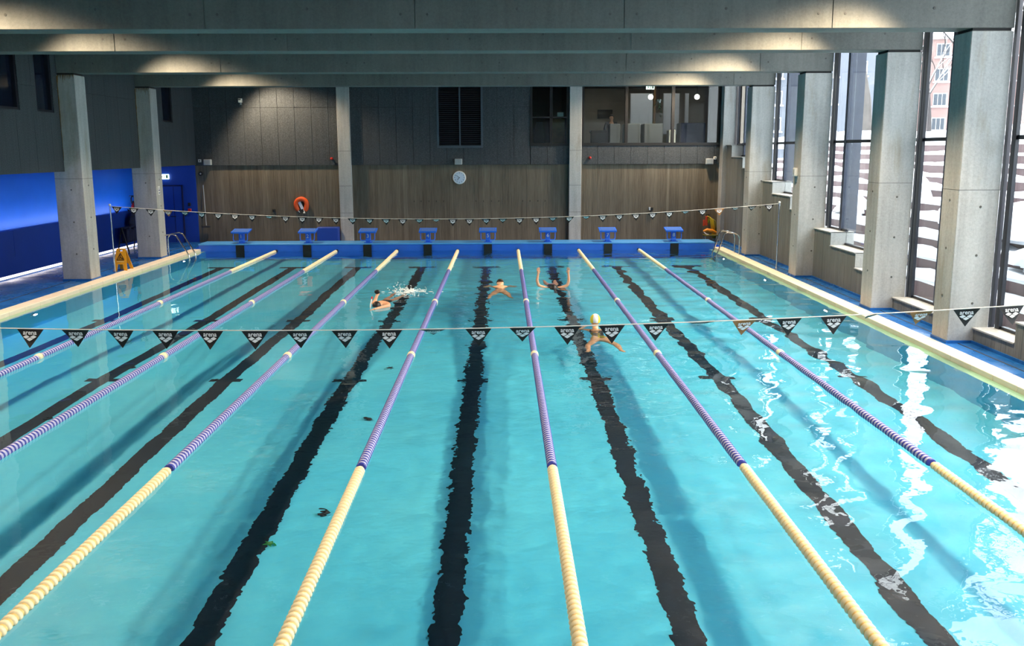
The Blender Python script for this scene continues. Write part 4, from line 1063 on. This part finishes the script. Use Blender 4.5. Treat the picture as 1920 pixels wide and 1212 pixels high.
# blue door in the end of the recess
t = thing('door_1', (-11.75, FAR_Y, DECK), None, None, kind='structure')
dy = FAR_Y - 0.02
MB().box(-12.12, -11.37, dy - 0.045, dy, DECK, 2.06).build('door_leaf', M_blue_dark, t)
M_blue_deep = plain('door_gap', srgb(10, 20, 70), 0.7)
f = MB(); f.box(-12.16, -12.12, dy - 0.06, dy, DECK, 2.1); f.box(-11.37, -11.33, dy - 0.06, dy, DECK, 2.1); f.box(-12.16, -11.33, dy - 0.06, dy, 2.06, 2.1); f.build('door_frame', M_blue_deep, t)
MB().box(-11.66, -11.645, dy - 0.05, dy - 0.04, DECK + 0.02, 2.05).build('door_seam', M_blue_deep, t)
MB().tube([(-11.78, dy - 0.045, 1.0), (-11.78, dy - 0.09, 1.0), (-11.6, dy - 0.09, 1.0)], 0.013, 7).build('door_handle', M_black, t)
t = thing('call_point', (-11.12, FAR_Y, 1.25), 'small dark and red call point right of the blue door', 'alarm')
MB().box(-11.17, -11.08, dy - 0.05, dy, 1.36, 1.48, bev=0.006).build('upper_box', M_black, t); MB().box(-11.18, -11.07, dy - 0.05, dy, 1.17, 1.27, bev=0.006).build('push_button', M_red, t)
tag(MB().box(-10.37, -10.362, 22.66, 22.8, 2.0, 2.25).build('notice_sign', M_white), 'small white pictogram sign on the far left column', 'sign')
o = MB().ball((-10.36, 22.73, 2.185), (0.003, 0.022, 0.022), 8, 6).box(-10.361, -10.358, 22.70, 22.76, 2.1, 2.15).box(-10.361, -10.358, 22.68, 22.78, 2.03, 2.06).build('pictogram', plain('sign_blue', srgb(40, 60, 120), 0.5), [q for q in bpy.data.objects if q.name == 'notice_sign'][0])
t = thing('switch_box', (7.42, 18.7, 2.72), 'white switch box on the third window-side column', 'box')
MB().box(7.34, 7.42, 18.2, 18.36, 2.62, 2.82, bev=0.008).build('casing', M_white, t); MB().box(7.335, 7.34, 18.23, 18.33, 2.66, 2.78).build('cover', M_grey, t)

# gear hanging in the blue recess
M_net = plain('dark_navy_net', srgb(20, 26, 58), 0.8, var=0.3, scale=25)
t = thing('hanging_ring', (-12.45, 25.74, 1.66), 'dark rubber ring hanging on the blue wall', 'ring')
MB().tube([(-12.45, 25.74 + 0.14 * math.cos(a), 1.66 + 0.14 * math.sin(a)) for a in [2 * PI * i / 24 for i in range(25)]], 0.022, 8).build('ring_tube', M_net, t)
MB().tube([(-12.56, 25.74, 1.81), (-12.42, 25.74, 1.81)], 0.012, 6).build('peg', M_black, t)
t = thing('fire_extinguisher', (-12.4, 25.69, 1.2), 'red fire extinguisher hanging on the blue wall', 'extinguisher')
MB().lathe([(-0.2, 0.05), (-0.19, 0.075), (0.14, 0.075), (0.2, 0.035), (0.22, 0.03)], (-12.42, 25.69, 1.36), 2, 18).build('cylinder', M_red, t)
MB().lathe([(0.22, 0.025), (0.28, 0.03)], (-12.42, 25.69, 1.36), 2, 10).build('valve', M_black, t); MB().tube([(-12.42, 25.69, 1.62), (-12.36, 25.6, 1.6), (-12.34, 25.58, 1.4), (-12.34, 25.6, 1.2)], 0.012, 6).build('hose', M_black, t)
g = random.Random(12)
t = thing('gear_bag', (-12.35, 25.3, 0.9), 'dark net bag of swim gear hanging on the blue wall', 'bag')
b = MB(); heap_v = []
for i in range(9):
    for j in range(14):
        a = 2 * PI * j / 14; u = i / 8; rr = 0.24 * math.sin(PI * (0.15 + 0.8 * u)) * (1 + 0.15 * math.sin(5 * a + i))
        heap_v.append((-12.36 + rr * 0.45 * math.cos(a), 25.42 + rr * 1.15 * math.sin(a), 1.25 - 0.62 * u))
b.add(heap_v, [(i*14 + j, i*14 + (j+1) % 14, (i+1)*14 + (j+1) % 14, (i+1)*14 + j) for i in range(8) for j in range(14)], 0, True)
b.build('bag_body', M_net, t); MB().tube([(-12.4, 25.3, 1.24), (-12.5, 25.4, 1.38), (-12.4, 25.52, 1.24)], 0.012, 6).build('carry_strap', M_black, t)
for i in range(5): MB().tube([(-12.36 + 0.1 * math.cos(k_), 25.42 + (0.2 + 0.07 * math.sin(2.3 * i)) * math.sin(k_), 1.15 - 0.12 * i) for k_ in [2 * PI * q / 14 for q in range(15)]], 0.013, 5).build('net_cord', M_black, t)
t = thing('gear_cart', (-12.2, 24.9, DECK), 'low dark rack of folded swim gear against the blue wall', 'rack')
for y in (24.35, 25.55): MB().tube([(-12.1, y, DECK), (-12.3, y, 0.86)], 0.025, 7).tube([(-12.45, y, DECK), (-12.3, y, 0.86)], 0.02, 7).build('side_frame', M_black, t)
for z in (0.35, 0.82): MB().box(-12.34 - 0.06, -12.2, 24.35, 25.55, z, z + 0.03).build('shelf', M_net, t)
for i in range(6): MB().box(-12.36, -12.14, 24.42 + i * 0.185, 24.42 + i * 0.185 + 0.15, 0.38, 0.80 + 0.05 * math.sin(i * 2.1), bev=0.03).build('folded_mat', M_net, t)

# hoses in the right far corner
t = thing('hose_bundle', (7.45, 27.2, 0.1), 'yellow and red hoses hanging in a bundle in the far right corner', 'hose')
M_hyel = plain('yellow_hose', srgb(214, 186, 40), 0.5, var=0.1); M_hred = plain('orange_red_strap', srgb(206, 70, 30), 0.6); M_olive = plain('olive_hose', srgb(120, 112, 36), 0.6)
for i in range(6):
    o_ = 0.05 * i
    MB().tube([(7.34 + 0.02 * i, 27.12, 0.74 - 0.012 * i), (7.39 + o_ * 0.6, 27.05, 0.95 - o_ * 0.3), (7.46 + o_ * 0.8, 27.04, 0.88 - o_ * 0.45), (7.52 + o_ * 0.75, 27.06, 0.62 - 0.02 * i), (7.58 + o_ * 0.55, 27.1, 0.36), (7.62 + o_ * 0.3, 27.12, 0.16)], 0.021, 7).build('hose', M_hyel if i < 4 else M_olive, t)
MB().box(7.3, 7.38, 27.0, 27.05, 0.62, 0.95, bev=0.012).build('strap', M_hred, t); MB().box(7.22, 7.29, 27.02, 27.06, 0.6, 0.82, bev=0.012).build('strap', M_hred, t)
MB().tube([(7.42, WB, 0.98), (7.42, 27.02, 0.98), (7.42, 27.0, 1.03)], 0.014, 6).build('wall_hook', M_black, t)
t.location.x -= 0.1
t = thing('rescue_float', (7.3, 27.0, 0.3), 'orange rescue float lying below the hanging hoses', 'float')
MB().tube([(7.12, 26.95, 0.42), (7.25, 26.93, 0.46), (7.42, 26.93, 0.43), (7.58, 26.95, 0.36)], [0.03, 0.07, 0.08, 0.05], 12).build('float_body', plain('orange_float', srgb(226, 140, 34), 0.5), t)
MB().tube([(7.14, 26.93, 0.4), (7.2, 26.88, 0.33), (7.3, 26.88, 0.3)], 0.02, 7).build('strap', M_rwhite, t)
t = thing('folding_trolley', (7.3, 27.0, DECK), 'small dark trolley carrying the orange rescue float', 'trolley')
MB().box(7.15, 7.62, 26.82, 27.18, 0.26, 0.30, bev=0.008).build('tray', M_olive, t)
for x in (7.18, 7.58):
    for y in (26.85, 27.15): MB().tube([(x, y, DECK), (x, y, 0.27)], 0.015, 6).build('leg', M_grey, t)

# ------------------------------------------------------------------ things lying on the pool floor
M_weight = plain('dark_rubber_weight', srgb(26, 34, 40), 0.6)
for x, y, r_, lab in ((-1.95, 5.17, 0.06, 'dark round dive weight on the pool floor nearest the camera'), (-1.93, 8.14, 0.06, 'dark dive weight on the pool floor beside the third lane line, middle one'), (-1.93, 10.8, 0.07, 'dark dive weight on the pool floor beside the third lane line, farthest one'), (-6.36, 10.83, 0.06, 'dark dive weight on the pool floor in the second lane, farther one'), (-6.39, 8.09, 0.06, 'dark dive weight on the pool floor in the second lane, nearer one')):
    z = fdepth(y) + 0.005; t = thing('dive_weight', (x, y, z), lab, 'dive weight', 'dive weights on the pool floor')
    receivers.append(MB().lathe([(0, r_ * 0.9), (0.012, r_ * 1.1), (0.035, r_ * 1.0), (0.045, r_ * 0.5)], (x, y, z), 2, 16).build('disc', M_weight, t)); MB().lathe([(0.045, 0.02), (0.06, 0.018), (0.062, 0.008)], (x, y, z), 2, 10).build('knob', M_weight, t)
z = fdepth(4.45) + 0.01
t = thing('toy_star', (-2.34, 4.45, z), 'small green rubber toy on the pool floor', 'toy')
MB().prism([(-2.34 + (0.07 if i % 2 == 0 else 0.03) * math.cos(2 * PI * i / 10), 4.45 + (0.07 if i % 2 == 0 else 0.03) * math.sin(2 * PI * i / 10)) for i in range(10)], 2, z, z + 0.03).build('star_body', plain('green_rubber', srgb(90, 190, 90), 0.5), t)
MB().ball((-2.34, 4.45, z + 0.03), (0.025, 0.025, 0.015), 10, 6).build('star_centre', plain('pale_green_rubber', srgb(150, 210, 120), 0.5), t)

# ------------------------------------------------------------------ people
M_skin = plain('skin', srgb(214, 160, 126), 0.5, var=0.06, scale=8); M_skin2 = plain('tanned_skin', srgb(222, 172, 134), 0.5, var=0.06, scale=8)
M_suit = plain('black_swimwear', srgb(18, 18, 22), 0.5, var=0.2, scale=20); M_hair = plain('dark_hair', srgb(30, 24, 22), 0.6, var=0.2, scale=30)
def skinned(name, nodes, edges, mt, root, sub=2):
    """grow one continuous surface over a skeleton: nodes = {key: (x, y, z, r)}"""
    keys = list(nodes); ix = {k_: i for i, k_ in enumerate(keys)}
    me = bpy.data.meshes.new(name); me.from_pydata([nodes[k_][:3] for k_ in keys], [(ix[a], ix[c_]) for a, c_ in edges], [])
    o = bpy.data.objects.new(name + '_skeleton', me); COL.objects.link(o)
    o.modifiers.new('skin', 'SKIN')
    for i, k_ in enumerate(keys):
        sv = me.skin_vertices[0].data[i]; r = nodes[k_][3]
        sv.radius = (r, r) if not isinstance(r, tuple) else r
        sv.use_root = (k_ == root)
    sb = o.modifiers.new('smooth', 'SUBSURF'); sb.levels = sub; sb.render_levels = sub
    dg = bpy.context.evaluated_depsgraph_get(); dg.update()
    out = bpy.data.meshes.new_from_object(o.evaluated_get(dg)); out.name = name
    bpy.data.objects.remove(o); out.materials.clear(); out.materials.append(mt); out.shade_smooth()
    return out
def add_hand(nd, ed, key, w, d, side):
    """palm, four unequal bent fingers and a thumb at the side; w = wrist, d = pointing direction, side = thumb direction"""
    w = Vector(w); d = Vector(d).normalized(); s_ = Vector(side).normalized(); n_ = d.cross(s_)
    nd[key + 'palm'] = (*(w + d * 0.045), 0.026); nd[key + 'palm2'] = (*(w + d * 0.085), 0.03); ed.append((key, key + 'palm')); ed.append((key + 'palm', key + 'palm2'))
    for i, (off, L) in enumerate(((0.03, 0.068), (0.010, 0.078), (-0.010, 0.072), (-0.03, 0.056))):
        a = w + d * 0.1 + s_ * off; m_ = a + d * L * 0.5 + n_ * 0.006; e_ = a + d * L + n_ * 0.018
        for q, p, r in (('a', a, 0.0095), ('b', m_, 0.009), ('c', e_, 0.0075)): nd[f'{key}f{i}{q}'] = (*p, r)
        ed += [(key + 'palm2', f'{key}f{i}a'), (f'{key}f{i}a', f'{key}f{i}b'), (f'{key}f{i}b', f'{key}f{i}c')]
    a = w + d * 0.05 + s_ * 0.032; m_ = w + d * 0.085 + s_ * 0.052
    nd[key + 'ta'] = (*a, 0.011); nd[key + 'tb'] = (*m_, 0.009); ed += [(key + 'palm', key + 'ta'), (key + 'ta', key + 'tb')]
def add_head(nd, ed, neck, base, up, fwd, s=1.0):
    """jaw, skull, nose and ears on the neck node"""
    b_ = Vector(base); u = Vector(up).normalized(); f_ = Vector(fwd).normalized(); r_ = u.cross(f_)
    for k_, p, r in (('jaw', b_ + u * 0.05 + f_ * 0.025, 0.058), ('mid', b_ + u * 0.115 + f_ * 0.01, 0.08), ('crown', b_ + u * 0.185, 0.068)): nd['h_' + k_] = (*p, r * s)
    nd['h_nose'] = (*(b_ + u * 0.09 + f_ * 0.105), 0.012); nd['h_earl'] = (*(b_ + u * 0.1 + r_ * 0.088), 0.012); nd['h_earr'] = (*(b_ + u * 0.1 - r_ * 0.088), 0.012)
    ed += [(neck, 'h_jaw'), ('h_jaw', 'h_mid'), ('h_mid', 'h_crown'), ('h_mid', 'h_nose'), ('h_mid', 'h_earl'), ('h_mid', 'h_earr')]
    return b_ + u * 0.135
def cap_mesh(c_, up, fwd, r=(0.094, 0.105, 0.108), cut=-0.15, n=18, m=9, mats=None, stripe=None):
    """a fitted swim cap: the upper part of an ellipsoid, closed at its rim"""
    u = Vector(up).normalized(); f_ = Vector(fwd).normalized(); x_ = u.cross(f_).normalized(); f_ = x_.cross(u)
    b = MB(); v = []
    t0 = math.acos(max(-1, min(1, cut)))
    for i in range(m + 1):
        t = t0 * i / m
        for j in range(n):
            a = 2 * PI * j / n
            v.append(Vector(c_) + x_ * r[0] * math.sin(t) * math.cos(a) + f_ * r[1] * math.sin(t) * math.sin(a) + u * r[2] * math.cos(t))
    for i in range(m):
        for j in range(n):
            mid = 2 * PI * (j + 0.5) / n; tt = t0 * (i + 0.5) / m
            w_ = math.sin(tt) * math.cos(mid)
            mi = 0
            if stripe: mi = 1 if abs(w_) < stripe else 0
            b.add([v[i*n + j], v[i*n + (j+1) % n], v[(i+1)*n + (j+1) % n], v[(i+1)*n + j]], [(0, 3, 2, 1)], mi, True)
    b.add([v[m*n + j] for j in range(n)], [tuple(range(n))], 0)
    return b
def person(label, nodes, edges, mt, root, loc):
    me = skinned('person', nodes, edges, mt, root)
    me.transform(Matrix.Translation(-Vector(loc)))
    o = put('person', me); o.location = loc; ORG[o.name] = tuple(loc)
    receivers.append(o)
    return tag(o, label, 'person', 'swimmers in the pool')
def kid(par, name, mb, mt): return mb.build(name, mt, par)
def kid_skin(par, name, nodes, edges, mt, root):
    me = skinned(name, nodes, edges, mt, root); me.transform(Matrix.Translation(-Vector(ORG[par.name])))
    o = put(name, me, par); receivers.append(o)
    return o

# swimmer on the back with both arms in the air
X, Y = 1.21, 16.95
nd = {'pel': (X, Y + 0.72, -0.2, 0.13), 'waist': (X, Y + 0.48, -0.17, 0.115), 'chest': (X, Y + 0.22, -0.12, 0.13), 'nk': (X, Y + 0.03, -0.07, 0.055)}
ed = [('pel', 'waist'), ('waist', 'chest'), ('chest', 'nk')]
for s_, k_ in ((-1, 'l'), (1, 'r')):
    nd[k_ + 'sh'] = (X + s_ * 0.18, Y + 0.1, -0.03, 0.058); nd[k_ + 'el'] = (X + s_ * 0.35, Y + 0.1, 0.045, 0.042); nd[k_ + 'fo'] = (X + s_ * 0.385, Y + 0.11, 0.17, 0.037); nd[k_ + 'wr'] = (X + s_ * 0.37 + 0.01, Y + 0.14, 0.31, 0.026)
    nd[k_ + 'hip'] = (X + s_ * 0.1, Y + 0.82, -0.22, 0.09); nd[k_ + 'kn'] = (X + s_ * 0.13, Y + 1.22, -0.32, 0.06); nd[k_ + 'an'] = (X + s_ * 0.14, Y + 1.6, -0.42, 0.04); nd[k_ + 'toe'] = (X + s_ * 0.15, Y + 1.76, -0.4, 0.028)
    ed += [('chest', k_ + 'sh'), (k_ + 'sh', k_ + 'el'), (k_ + 'el', k_ + 'fo'), (k_ + 'fo', k_ + 'wr'), ('pel', k_ + 'hip'), (k_ + 'hip', k_ + 'kn'), (k_ + 'kn', k_ + 'an'), (k_ + 'an', k_ + 'toe')]
    add_hand(nd, ed, k_ + 'wr', nd[k_ + 'wr'][:3], (-s_ * 0.05, 0.1, 1), (-s_, 0, 0))
hc = add_head(nd, ed, 'nk', (X, Y - 0.02, -0.06), (0, -1, 0.45), (0, 0.45, 1))
p = person('swimmer in a black cap raising both arms out of the water', nd, ed, M_skin, 'pel', (X, Y, 0))
kid(p, 'swim_cap', cap_mesh(hc, (0, -1, 0.45), (0, 0.45, 1)), M_suit)
kid_skin(p, 'swimsuit', {'a': (X, Y + 0.74, -0.2, 0.142), 'b': (X, Y + 0.48, -0.17, 0.127), 'c': (X, Y + 0.24, -0.12, 0.142), 'l': (X - 0.14, Y + 0.09, -0.03, 0.062), 'r': (X + 0.14, Y + 0.09, -0.03, 0.062)}, [('a', 'b'), ('b', 'c'), ('c', 'l'), ('c', 'r')], M_suit, 'a')

# breaststroke swimmer heading away
X, Y = -0.07, 17.05
nd = {'pel': (X, Y - 0.32, -0.17, 0.125), 'waist': (X, Y - 0.1, -0.13, 0.11), 'chest': (X, Y + 0.15, -0.08, 0.135), 'nk': (X, Y + 0.36, -0.04, 0.06)}
ed = [('pel', 'waist'), ('waist', 'chest'), ('chest', 'nk')]
for s_, k_ in ((-1, 'l'), (1, 'r')):
    nd[k_ + 'sh'] = (X + s_ * 0.19, Y + 0.25, -0.06, 0.065); nd[k_ + 'el'] = (X + s_ * 0.40, Y + 0.36, -0.2, 0.045); nd[k_ + 'wr'] = (X + s_ * 0.30, Y + 0.58, -0.26, 0.03)
    nd[k_ + 'hip'] = (X + s_ * 0.1, Y - 0.42, -0.2, 0.09); nd[k_ + 'kn'] = (X + s_ * 0.22, Y - 0.72, -0.34, 0.06); nd[k_ + 'an'] = (X + s_ * 0.24, Y - 1.02, -0.36, 0.042); nd[k_ + 'toe'] = (X + s_ * 0.30, Y - 1.14, -0.38, 0.028)
    ed += [('chest', k_ + 'sh'), (k_ + 'sh', k_ + 'el'), (k_ + 'el', k_ + 'wr'), ('pel', k_ + 'hip'), (k_ + 'hip', k_ + 'kn'), (k_ + 'kn', k_ + 'an'), (k_ + 'an', k_ + 'toe')]
    add_hand(nd, ed, k_ + 'wr', nd[k_ + 'wr'][:3], (-s_ * 0.3, 1, -0.1), (-s_, -0.3, 0))
hc = add_head(nd, ed, 'nk', (X, Y + 0.40, -0.03), (0, 0.85, 0.5), (0, 0.5, -0.85))
p = person('bare-backed swimmer in dark trunks doing breaststroke away from the camera', nd, ed, M_skin2, 'pel', (X, Y, 0))
kid(p, 'hair', cap_mesh(hc, (0, 0.7, 0.72), (0, 0.72, -0.7), (0.092, 0.102, 0.104), 0.05), M_hair)
kid_skin(p, 'trunks', {'a': (X, Y - 0.28, -0.165, 0.133), 'b': (X, Y - 0.36, -0.18, 0.135), 'l': (X - 0.09, Y - 0.42, -0.2, 0.1), 'r': (X + 0.09, Y - 0.42, -0.2, 0.1)}, [('a', 'b'), ('b', 'l'), ('b', 'r')], M_suit, 'a')

# swimmer in the yellow cap
X, Y = 1.72, 12.1
nd = {'pel': (X + 0.02, Y - 0.52, -0.3, 0.125), 'waist': (X + 0.01, Y - 0.32, -0.22, 0.1), 'chest': (X, Y - 0.1, -0.13, 0.125), 'nk': (X, Y + 0.06, 0.0, 0.055)}
ed = [('pel', 'waist'), ('waist', 'chest'), ('chest', 'nk')]
for s_, k_ in ((-1, 'l'), (1, 'r')):
    nd[k_ + 'sh'] = (X + s_ * 0.165, Y, -0.07, 0.056); nd[k_ + 'el'] = (X + s_ * 0.30, Y + 0.2, -0.2, 0.04); nd[k_ + 'wr'] = (X + s_ * 0.18, Y + 0.42, -0.25, 0.027)
    nd[k_ + 'hip'] = (X + 0.02 + s_ * 0.1, Y - 0.6, -0.33, 0.09); nd[k_ + 'kn'] = (X + 0.03 + s_ * 0.26, Y - 0.86, -0.5, 0.06); nd[k_ + 'an'] = (X + 0.04 + s_ * 0.27, Y - 1.2, -0.52, 0.04); nd[k_ + 'toe'] = (X + 0.04 + s_ * 0.33, Y - 1.3, -0.54, 0.027)
    ed += [('chest', k_ + 'sh'), (k_ + 'sh', k_ + 'el'), (k_ + 'el', k_ + 'wr'), ('pel', k_ + 'hip'), (k_ + 'hip', k_ + 'kn'), (k_ + 'kn', k_ + 'an'), (k_ + 'an', k_ + 'toe')]
    add_hand(nd, ed, k_ + 'wr', nd[k_ + 'wr'][:3], (-s_ * 0.2, 1, -0.1), (-s_, -0.2, 0))
hc = add_head(nd, ed, 'nk', (X, Y + 0.07, 0.02), (0, 0.25, 1), (0, 1, -0.25))
p = person('swimmer in a yellow and white cap behind the nearer flags', nd, ed, M_skin2, 'pel', (X, Y, 0))
M_ycap = plain('yellow_cap', srgb(238, 214, 40), 0.4, var=0.05); M_wcap = plain('white_cap_stripe', srgb(232, 232, 236), 0.4, var=0.05)
cb = cap_mesh(hc, (0, 0.2, 1), (0, 1, -0.2), (0.096, 0.108, 0.116), -0.5, 24, 11, stripe=0.4)
cb.build('swim_cap', [M_ycap, M_wcap], p)
kid_skin(p, 'swimsuit', {'a': (X + 0.02, Y - 0.54, -0.305, 0.137), 'b': (X + 0.01, Y - 0.32, -0.22, 0.112), 'c': (X, Y - 0.12, -0.135, 0.134), 'l': (X - 0.13, Y - 0.02, -0.05, 0.05), 'r': (X + 0.13, Y - 0.02, -0.05, 0.05)}, [('a', 'b'), ('b', 'c'), ('c', 'l'), ('c', 'r')], M_suit, 'a')
MB().ball((X + 0.06, Y - 0.52, -0.17), (0.06, 0.09, 0.022), 12, 6).build('yellow_emblem', M_ycap, p)

# front crawl swimmer with a snorkel
X, Y = -2.68, 14.75
ax = Vector((0.16, 0.98, 0)).normalized(); rt = Vector((0.98, -0.16, 0))
def P(a, r_, z): q = Vector((X, Y, 0)) + ax * a + rt * r_; return (q.x, q.y, z)
nd = {'pel': (*P(0.72, 0, -0.14), 0.12), 'waist': (*P(0.48, 0, -0.09), 0.105), 'chest': (*P(0.22, 0, -0.05), 0.13), 'nk': (*P(0.02, 0, -0.03), 0.056)}
ed = [('pel', 'waist'), ('waist', 'chest'), ('chest', 'nk')]
for s_, k_ in ((-1, 'l'), (1, 'r')):
    nd[k_ + 'hip'] = (*P(0.82, s_ * 0.1, -0.15), 0.085); nd[k_ + 'kn'] = (*P(1.2, s_ * 0.12, -0.16), 0.056); nd[k_ + 'an'] = (*P(1.58, s_ * 0.12, -0.06 if s_ < 0 else -0.2), 0.038); nd[k_ + 'toe'] = (*P(1.74, s_ * 0.12, -0.03 if s_ < 0 else -0.24), 0.026)
    ed += [('pel', k_ + 'hip'), (k_ + 'hip', k_ + 'kn'), (k_ + 'kn', k_ + 'an'), (k_ + 'an', k_ + 'toe')]
nd['rsh'] = (*P(0.1, 0.18, -0.01), 0.062); nd['rel'] = (-2.44, 14.46, 0.03, 0.045); nd['rwr'] = (-2.66, 14.24, 0.01, 0.03)
nd['lsh'] = (*P(0.12, -0.17, -0.01), 0.06); nd['lel'] = (-2.83, 15.2, 0.0, 0.046); nd['lwr'] = (-2.80, 15.24, 0.1, 0.034)
ed += [('chest', 'rsh'), ('rsh', 'rel'), ('rel', 'rwr'), ('chest', 'lsh'), ('lsh', 'lel'), ('lel', 'lwr')]
add_hand(nd, ed, 'rwr', nd['rwr'][:3], (-0.7, -0.6, -0.15), (0.5, -0.6, 0.3)); add_hand(nd, ed, 'lwr', nd['lwr'][:3], (0.15, 0.5, 0.6), (1, 0, -0.15))
hc = add_head(nd, ed, 'nk', P(-0.02, 0, -0.03), -ax + Vector((0, 0, 0.25)), (0, 0, -1))
p = person('front crawl swimmer with a white snorkel beside the splash', nd, ed, M_skin, 'pel', (X, Y, 0))
kid(p, 'swim_cap', cap_mesh(hc, (-ax.x, -ax.y, 0.25), (0.0, -0.25, -1)), M_suit)
kid_skin(p, 'swimsuit', {'a': (*P(0.74, 0, -0.14), 0.131), 'b': (*P(0.48, 0, -0.09), 0.117), 'c': (*P(0.22, 0, -0.05), 0.141)}, [('a', 'b'), ('b', 'c')], M_suit, 'a')
MB().ball((-2.785, 15.25, 0.205), (0.062, 0.03, 0.05), 14, 8).build('hand_paddle', M_suit, p)
MB().tube([(-2.82, 14.45, -0.05), (-2.815, 14.46, 0.06), (-2.79, 14.5, 0.18)], 0.014, 8).build('snorkel', M_white, p)
MB().tube([(-2.791, 14.498, 0.175), (-2.782, 14.51, 0.225)], 0.017, 8).build('snorkel_tip', M_red, p)
# spray behind the crawl swimmer
M_foam = plain('white_foam', srgb(236, 244, 246), 0.6, var=0.03)
g = random.Random(31); b = MB()
for i in range(170):
    u = abs(g.gauss(0, 1)); x = -2.35 + g.gauss(0.12, 0.22); y = 16.55 + g.gauss(0, 0.26); z = abs(g.gauss(0, 0.10)) * math.exp(-((x + 2.55) / 0.3) ** 2) + 0.005
    r_ = g.uniform(0.004, 0.012)
    b.ball((x, y, z), (r_ * 1.5, r_ * 1.5, r_), 6, 4)
for i in range(40):
    x = -2.3 + g.gauss(0.1, 0.22); y = 16.5 + g.gauss(0, 0.22); r_ = g.uniform(0.02, 0.055); b.ball((x, y, 0.004), (r_ * 1.6, r_, 0.007), 8, 4)
tag(b.build('water_splash', M_foam), 'white splash behind the crawl swimmer', 'splash', kind='stuff')

# person in the gallery
X, Y, Z0 = 4.18, 30.1, 2.95
nd = {'pel': (X, Y, Z0 + 0.86, 0.13), 'waist': (X, Y, Z0 + 1.04, 0.115), 'chest': (X, Y, Z0 + 1.24, 0.14), 'nk': (X, Y, Z0 + 1.42, 0.055)}
ed = [('pel', 'waist'), ('waist', 'chest'), ('chest', 'nk')]
for s_, k_ in ((-1, 'l'), (1, 'r')):
    nd[k_ + 'sh'] = (X + s_ * 0.18, Y, Z0 + 1.34, 0.062); nd[k_ + 'el'] = (X + s_ * 0.25, Y - 0.02, Z0 + 1.06, 0.046); nd[k_ + 'wr'] = (X + s_ * 0.2, Y - 0.2, Z0 + 0.95, 0.03)
    nd[k_ + 'hip'] = (X + s_ * 0.1, Y, Z0 + 0.8, 0.095); nd[k_ + 'kn'] = (X + s_ * 0.11, Y, Z0 + 0.45, 0.062); nd[k_ + 'an'] = (X + s_ * 0.11, Y + 0.02, Z0 + 0.08, 0.042); nd[k_ + 'toe'] = (X + s_ * 0.12, Y - 0.14, Z0 + 0.035, 0.034)
    ed += [('chest', k_ + 'sh'), (k_ + 'sh', k_ + 'el'), (k_ + 'el', k_ + 'wr'), ('pel', k_ + 'hip'), (k_ + 'hip', k_ + 'kn'), (k_ + 'kn', k_ + 'an'), (k_ + 'an', k_ + 'toe')]
    add_hand(nd, ed, k_ + 'wr', nd[k_ + 'wr'][:3], (0, -1, -0.2), (-s_, 0, 0.2))
hc = add_head(nd, ed, 'nk', (X, Y, Z0 + 1.44), (0, 0, 1), (0.3, -1, 0))
me = skinned('person', nd, ed, M_skin, 'pel'); me.transform(Matrix.Translation((-X, -Y, -Z0)))
p = put('person', me); p.location = (X, Y, Z0); ORG[p.name] = (X, Y, Z0); tag(p, 'person in dark clothes standing behind the far window', 'person')
kid(p, 'hair', cap_mesh(hc, (0, 0.45, 1), (0, -1, 0.45), (0.092, 0.1, 0.106), 0.0), M_hair)
kid_skin(p, 'jacket', {'a': (X, Y, Z0 + 0.86, 0.15), 'b': (X, Y, Z0 + 1.04, 0.135), 'c': (X, Y, Z0 + 1.25, 0.155), 'ls': (X - 0.18, Y, Z0 + 1.35, 0.076), 'le': (X - 0.25, Y - 0.02, Z0 + 1.06, 0.06), 'lw': (X - 0.205, Y - 0.18, Z0 + 0.96, 0.044), 'rs': (X + 0.18, Y, Z0 + 1.35, 0.076), 're': (X + 0.25, Y - 0.02, Z0 + 1.06, 0.06), 'rw': (X + 0.205, Y - 0.18, Z0 + 0.96, 0.044)}, [('a', 'b'), ('b', 'c'), ('c', 'ls'), ('ls', 'le'), ('le', 'lw'), ('c', 'rs'), ('rs', 're'), ('re', 'rw')], M_suit, 'a')
kid_skin(p, 'trousers', {'a': (X, Y, Z0 + 0.86, 0.14), 'lh': (X - 0.1, Y, Z0 + 0.78, 0.105), 'lk': (X - 0.11, Y, Z0 + 0.45, 0.075), 'la': (X - 0.11, Y + 0.02, Z0 + 0.1, 0.06), 'rh': (X + 0.1, Y, Z0 + 0.78, 0.105), 'rk': (X + 0.11, Y, Z0 + 0.45, 0.075), 'ra': (X + 0.11, Y + 0.02, Z0 + 0.1, 0.06)}, [('a', 'lh'), ('lh', 'lk'), ('lk', 'la'), ('a', 'rh'), ('rh', 'rk'), ('rk', 'ra')], M_suit, 'a')

for o in receivers: o.cycles.is_caustics_receiver = True
